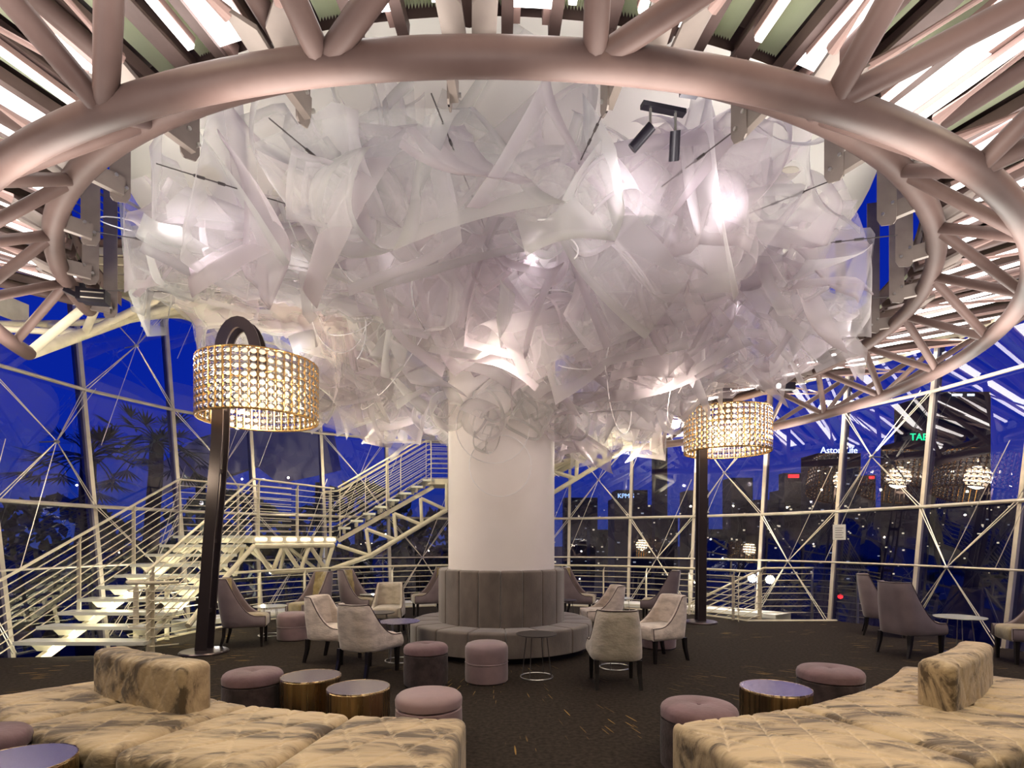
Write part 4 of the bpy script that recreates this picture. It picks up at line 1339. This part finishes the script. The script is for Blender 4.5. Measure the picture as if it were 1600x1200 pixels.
    # close the rim to the back
    rim = [front[0][i] for i in range(nx_ + 1)] + [front[j][nx_] for j in range(1, nz_ + 1)] + [front[nz_][i] for i in range(nx_ - 1, -1, -1)] + [front[j][0] for j in range(nz_ - 1, 0, -1)]
    rimb = [backr[0][i] for i in range(nx_ + 1)] + [backr[j][nx_] for j in range(1, nz_ + 1)] + [backr[nz_][i] for i in range(nx_ - 1, -1, -1)] + [backr[j][0] for j in range(nz_ - 1, 0, -1)]
    m_.grid([rim, rimb], True)
    m_.build('backrest', inner, e_, world=False, angle=70)
    if tuft:
        for (bu, bz) in tuft:
            yb = -d / 2 + th - 0.005
            c = warp(bu, yb + 0.014, bz)
            MB().lathe([(0.001, -0.008), (0.012, -0.004), (0.014, 0.0), (0.012, 0.004), (0.001, 0.008)], c, 8, capb=False, capt=False).build('button', inner, e_, world=False)
    for (sx, sy) in ((1, 1), (-1, 1), (1, -1), (-1, -1)):
        x0, y0 = sx * (w / 2 - 0.05), sy * (d / 2 - 0.055)
        if sy > 0:
            pts = [(x0, y0, zb + 0.01), (x0, y0, 0.0)]
        else:
            pts = [(x0, y0, zb + 0.01), (x0, y0 - 0.012, 0.17), (x0 * 1.03, y0 - 0.055, 0.0)]
        rows = []
        for q, p in enumerate(pts):
            hw = 0.026 - 0.009 * q / (len(pts) - 1)
            rows.append([Vector((p[0] + a_ * hw, p[1] + b_ * hw, p[2])) for a_, b_ in ((-1, -1), (1, -1), (1, 1), (-1, 1))])
        m_ = MB().grid(rows, True)
        m_.f.append((0, 1, 2, 3)); k0 = (len(pts) - 1) * 4; m_.f.append((k0 + 3, k0 + 2, k0 + 1, k0))
        m_.build('leg', 'blackwood', e_, smooth=False, world=False)


TUFT = [(-0.14, 0.92), (0, 0.92), (0.14, 0.92), (-0.07, 0.80), (0.07, 0.80), (-0.14, 0.68), (0, 0.68), (0.14, 0.68), (-0.07, 0.58), (0.07, 0.58)]
protoW = empty('lounge_chair', (0, 0, 0), 'x', 'chair'); chair_parts(protoW, 0.86, 0.56, 0.60, 'chairwhite', 'chairwhite', None)
protoG = empty('lounge_chair', (0, 0, 0), 'x', 'chair'); chair_parts(protoG, 0.86, 0.56, 0.60, 'chairgrey', 'chairgrey', None)
protoH = empty('tufted_chair', (0, 0, 0), 'x', 'chair'); chair_parts(protoH, 1.03, 0.58, 0.62, 'chairmauve', 'olive', TUFT)
used = set()


def put(proto, x, y, hx, hy, label):
    o_ = proto if proto.name not in used else copy_tree(proto)
    used.add(proto.name)
    o_.location = (x, y, 0)
    o_.rotation_euler = (0, 0, math.atan2(hy, hx) - math.pi / 2)
    o_['label'] = label
    return o_


put(protoW, -1.74, 6.85, 0.50, 0.86, 'pale crushed velvet chair seen from behind, facing the table beside the banquette')
put(protoW, -2.38, 7.55, 0.92, -0.25, 'pale crushed velvet chair partly hidden behind the nearest pale chair, facing the banquette')
put(protoG, -2.15, 9.75, 0.05, -1.0, 'grey crushed velvet chair facing the camera behind the small dark table')
put(protoG, 1.15, 6.33, 0.02, 1.0, 'grey crushed velvet chair with its back squarely to us, right of the banquette')
put(protoW, 1.98, 7.62, -0.88, -0.42, 'pale pinkish chair turned toward the banquette with seat visible, before the mauve ottoman')
put(protoW, 1.48, 9.35, -1.0, -0.12, 'pale chair in profile beside the far edge of the banquette, right of the column')
put(protoH, -4.10, 8.68, 0.95, 0.28, 'tufted chair with mauve grey back standing against the tall lamp pole by the steps')
put(protoH, -3.72, 10.35, -0.62, -0.78, 'olive tufted chair turned toward the two-tier ottoman, its buttoned back visible')
put(protoH, -3.02, 11.15, 0.98, -0.15, 'mauve-backed tufted chair back to back with the olive chair, facing the column')
put(protoH, -1.78, 11.9, -1.0, -0.35, 'olive tufted chair in profile at the back railing, immediately left of the column')
put(protoH, 1.42, 11.85, 1.0, -0.3, 'olive tufted chair in profile at the back railing, immediately right of the column')
put(protoH, 2.85, 10.95, -0.95, 0.35, 'mauve-backed tufted chair behind the pinkish chair, left of the far lamp pole')
put(protoH, 6.35, 9.6, 0.85, -0.5, 'olive tufted chair at the glass wall, behind another tufted chair')
put(protoH, 5.62, 7.95, 0.96, 0.22, 'mauve-backed tufted chair in profile, in front of the glass-wall tufted chair')
put(protoH, 6.83, 7.42, -0.95, 0.3, 'tufted chair cut off by the picture edge, beyond the white side table')

# ------------------------------------------------------------------ notice on a mullion
pn = empty('paper_notice', F(60.5, 7.45, 1.55), 'small white paper notice stuck on the glass beside a mullion', 'notice')
c = Vector((6.42, 11.05, 1.62)); tdir = Vector((0.86, -0.5, 0)).normalized()
m_ = MB(); m_.bar(c, c + Vector((0, 0, 0.30)), 0.22, 0.004, up=Vector((-0.5, -0.86, 0))); m_.build('sheet', 'paper', pn, smooth=False)
m_ = MB()
nn = Vector((-0.5, -0.86, 0)).normalized()
for i in range(5):
    q = c + Vector((0, 0, 0.05 + 0.045 * i)) + nn * 0.004
    m_.bar(q - tdir * 0.07, q + tdir * (0.07 - 0.02 * (i % 2)), 0.002, 0.01)
m_.build('text_lines', 'ink', pn, smooth=False)

# ------------------------------------------------------------------ outside: ground, palms, towers, signs
mb = MB(); mb.add([(-900, -50, -14), (900, -50, -14), (900, 1500, -14), (-900, 1500, -14)], [(0, 1, 2, 3)])
o = mb.build('ground', 'ground', smooth=False); tag(o, kind='structure')


def at(px, py, Y):
    return Vector(((px - 800) * Y / 880, Y, 1.6 + (845 - py) * Y / 880))


def tower(x0, x1, ytop, Y, label, group=None, lights=0.25, depth=10, seed=0, kindname='tower_block'):
    a_ = at(x0, ytop, Y); b_ = at(x1, ytop, Y)
    w_ = b_.x - a_.x
    cx_ = (a_.x + b_.x) / 2
    e_ = empty(kindname, (cx_, Y + depth / 2, -14), label, 'building', group)
    MB().box((cx_, Y + depth / 2, (a_.z - 14) / 2), (w_, depth, a_.z + 14)).build('tower', 'building', e_, smooth=False)
    rg = random.Random(seed)
    m_ = MB(); ws = w_ / max(4, int(w_ / 2.2)); hs = 2.6
    nx_ = int(w_ / ws); nz_ = int((a_.z + 12) / hs)
    for i in range(nx_):
        for j in range(nz_):
            if rg.random() < lights:
                cc = (a_.x + (i + 0.5) * ws, Y - 0.05, a_.z - 1.5 - j * hs)
                m_.box(cc, (ws * 0.35, 0.05, 0.35))
    if m_.v:
        m_.build('window', 'winlight', e_, smooth=False)
    return e_


tw = tower(1460, 1548, 612, 190, 'tall dark rounded-top tower with a row of roof lights behind the glass', lights=0.02, depth=20, seed=3)
m_ = MB()
for px_ in (1490, 1496, 1501, 1514, 1520):
    m_.box(at(px_, 617, 189), (1.0, 0.3, 0.7))
m_.build('roof_light', 'signwhite', tw, smooth=False)
t2 = tower(1412, 1452, 688, 160, 'dark tower carrying a green lit sign on its roof', lights=0.05, seed=4)
t3 = tower(1278, 1345, 708, 170, 'low dark office block with a white lit roof sign behind the crossed cables', lights=0.10, seed=5)
t4 = tower(960, 1010, 778, 150, 'dark block with a bluish lit sign seen low through the glass near the column', lights=0.15, seed=6)
rg = random.Random(5)
for i in range(20):
    x0 = 880 + i * 38 + rg.uniform(-8, 8)
    tower(x0, x0 + rg.uniform(28, 60), 845 - rg.uniform(25, 135) * (0.6 + 0.02 * i), 210 + rg.uniform(0, 60), 'dark distant city block with scattered lit windows beyond the glass wall', 'distant city blocks', lights=0.16, seed=20 + i)


def sign(txt, px_, py_, Y, hpx, material, label, parent_bits=None, extr=0.1):
    cu = bpy.data.curves.new('sign_text', 'FONT'); cu.body = txt; cu.align_x = 'CENTER'
    cu.size = hpx * Y / 880 * 1.4; cu.extrude = extr
    o_ = bpy.data.objects.new('lit_sign', cu); cu.materials.append(M[material])
    o_.location = at(px_, py_, Y); o_.rotation_euler = (R(90), 0, 0)
    COL.objects.link(o_)
    bpy.context.view_layer.update()
    me = bpy.data.meshes.new_from_object(o_.evaluated_get(bpy.context.evaluated_depsgraph_get()))
    q_ = bpy.data.objects.new('lit_sign', me); q_.matrix_world = o_.matrix_world.copy()
    COL.objects.link(q_)
    bpy.data.objects.remove(o_)
    q_.name = 'lit_sign'
    tag(q_, label, 'sign')
    return q_


sign('TAB', 1436, 688, 160.3, 11, 'green', 'green lit letters on the roof of a dark tower beyond the glass')
sign('Aston Life', 1311, 708, 170.3, 10, 'signwhite', 'white lit lettering on a low block, partly behind a mullion')
sign('KPMG', 978, 778, 150.3, 7, 'signblue', 'bluish white lit lettering seen low through the glass near the column')
for (px_, py_, wpx, hpx_, lab) in ((1240, 744, 16, 5, 'dark city block with a long red lit panel on its front'), (1268, 743, 5, 5, 'narrow dark city block with a small red lit panel beside the long one'), (1033, 687, 11, 7, 'tall dark city block with a red panel glowing high beyond the ring truss'), (1362, 746, 7, 4, 'dark city block with a small red light beyond the crossed cables')):
    tb = tower(px_ - wpx * 0.9, px_ + wpx * 0.9, py_ - hpx_, 185, lab, lights=0.06, seed=int(px_), depth=4)
    MB().box(at(px_, py_, 184.6), (wpx * 184 / 880, 0.5, hpx_ * 184 / 880)).build('lit_panel', 'red', tb, smooth=False)
c = at(1313, 932, 30)  # small round red glowing bead, set low outside
o = MB().lathe([(0.001, -0.13), (0.1, -0.09), (0.14, 0), (0.1, 0.09), (0.001, 0.13)], c, 16).build('red_spot', 'red')
tag(recenter(o, c), 'round red spot glowing low outside behind the railing', 'light')
# scattered street lights
m_ = MB(); rg = random.Random(9)
for i in range(110):
    px_ = rg.uniform(860, 1620); py_ = rg.uniform(790, 850) if i % 3 else rg.uniform(830, 900)
    Y = 60 + rg.uniform(0, 80)
    cc = at(px_, py_, Y)
    if cc.z < -13.5: cc.z = -13.5
    m_.box(cc, (0.22, 0.1, 0.18))
o = m_.build('street_lights', 'street', smooth=False); tag(o, 'countless tiny street and car lights in the dark city below', 'lights', kind='stuff')


def palm(x, y, h, label, s=1.0, n=26, seed=1):
    rg = random.Random(seed)
    e_ = empty('palm_tree', (x, y, -4), label, 'tree')
    pts = [Vector((x + 0.1 * math.sin(i), y, -4 + (h + 4) * i / 8)) for i in range(9)]
    MB().tube(pts, 0.28 * s, 10, r2=0.2 * s).build('trunk', 'bark', e_)
    m_ = MB(); top = pts[-1]
    for i in range(n):
        a = rg.uniform(0, 6.28); el = rg.uniform(-0.3, 1.2)
        d = Vector((math.cos(a) * math.cos(el), math.sin(a) * math.cos(el), math.sin(el)))
        L = rg.uniform(1.1, 1.7) * s
        stem = [top + d * L * t + Vector((0, 0, -0.5 * L * t * t)) for t in (0, 0.25, 0.5, 0.75, 1)]
        m_.tube(stem, 0.02 * s, 4)
        tip = stem[-1]; side = d.cross(Vector((0, 0, 1))).normalized()
        for j in range(13):      # fan leaf blades
            t = -1.2 + 2.4 * j / 12
            dd = (d * math.cos(t) + side * math.sin(t)).normalized() + Vector((0, 0, -0.35))
            q = tip + dd * 0.85 * s
            ww = Vector((0, 0, 0.03)).cross(dd).normalized() * 0.035 * s
            m_.add([tip, tip + dd * 0.4 * s + ww, q, tip + dd * 0.4 * s - ww], [(0, 1, 2, 3)])
    m_.build('fronds', 'leaf', e_, smooth=False)
    return e_


palm(-11.0, 14.5, 3.7, 'fan palm with a dark crown outside the glass above the lower steps', 0.9, 30, 2)
palm(-12.4, 19.5, 5.0, 'shaggy palm outside the glass, higher up and closer to the arching lamp', 1.1, 34, 4)


def bush(x, y, r, h, label, seed):
    rg = random.Random(seed)
    m_ = MB()
    for i in range(700):
        a = rg.uniform(0, 6.28); el = math.asin(rg.uniform(-0.4, 1)); rr = r * rg.uniform(0.6, 1.0) * (1 + 0.25 * noise.noise(Vector((a * 2, el * 3, seed))))
        c_ = Vector((x + rr * math.cos(a) * math.cos(el), y + rr * math.sin(a) * math.cos(el), -3 + (h + 3) * (0.45 + 0.55 * math.sin(el))))
        v1 = Vector((rg.gauss(0, 1), rg.gauss(0, 1), rg.gauss(0, 1))).normalized() * 0.32; v2 = v1.orthogonal().normalized() * 0.16
        m_.add([c_ - v1, c_ + v2, c_ + v1, c_ - v2], [(0, 1, 2, 3)])
    e_ = empty('leafy_tree', (x, y, -6), label, 'tree')
    m_.build('crown', 'leaf', e_, smooth=False)
    MB().tube([(x, y, -6), (x, y, h * 0.5)], 0.2, 8).build('trunk', 'bark', e_)


for i, (x, y, r, h) in enumerate(((-19, 14, 3.2, 2.2), (-15.5, 19, 3.4, 3.0), (-11, 22, 3.4, 3.4), (-6.5, 24, 3.4, 4.0), (-2.5, 25, 3, 3.0), (-22, 9, 3, 2.0))):
    bush(x, y, r, h, 'dark leafy tree massed outside the glass behind the steps', 40 + i)
for o_ in [q for q in bpy.data.objects if q.name.startswith('leafy_tree')]:
    o_['group'] = 'trees outside'

# slab added outside for the soffit's reflection in the glass, with a fill lamp
can = empty('reflection_slab', (-9.5, 24, 2), 'pale curved slab added outside for the soffit reflection behind the stair landing', 'reflection_slab')
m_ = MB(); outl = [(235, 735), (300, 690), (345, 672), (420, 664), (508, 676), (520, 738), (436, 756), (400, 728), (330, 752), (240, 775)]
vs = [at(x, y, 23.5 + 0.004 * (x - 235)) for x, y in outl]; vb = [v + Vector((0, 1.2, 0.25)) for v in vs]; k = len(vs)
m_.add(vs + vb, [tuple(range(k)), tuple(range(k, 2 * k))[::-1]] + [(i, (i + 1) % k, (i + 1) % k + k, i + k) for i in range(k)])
m_.build('reflection_panel', 'reflection_slab', can, smooth=False)
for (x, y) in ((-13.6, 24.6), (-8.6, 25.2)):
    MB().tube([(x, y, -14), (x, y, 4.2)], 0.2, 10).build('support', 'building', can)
light('slab_fill', 'POINT', (-10.5, 20.0, 1.0), 260, (1.0, 0.93, 0.85), 0.1)  # unseen fill lamp added to brighten the slab
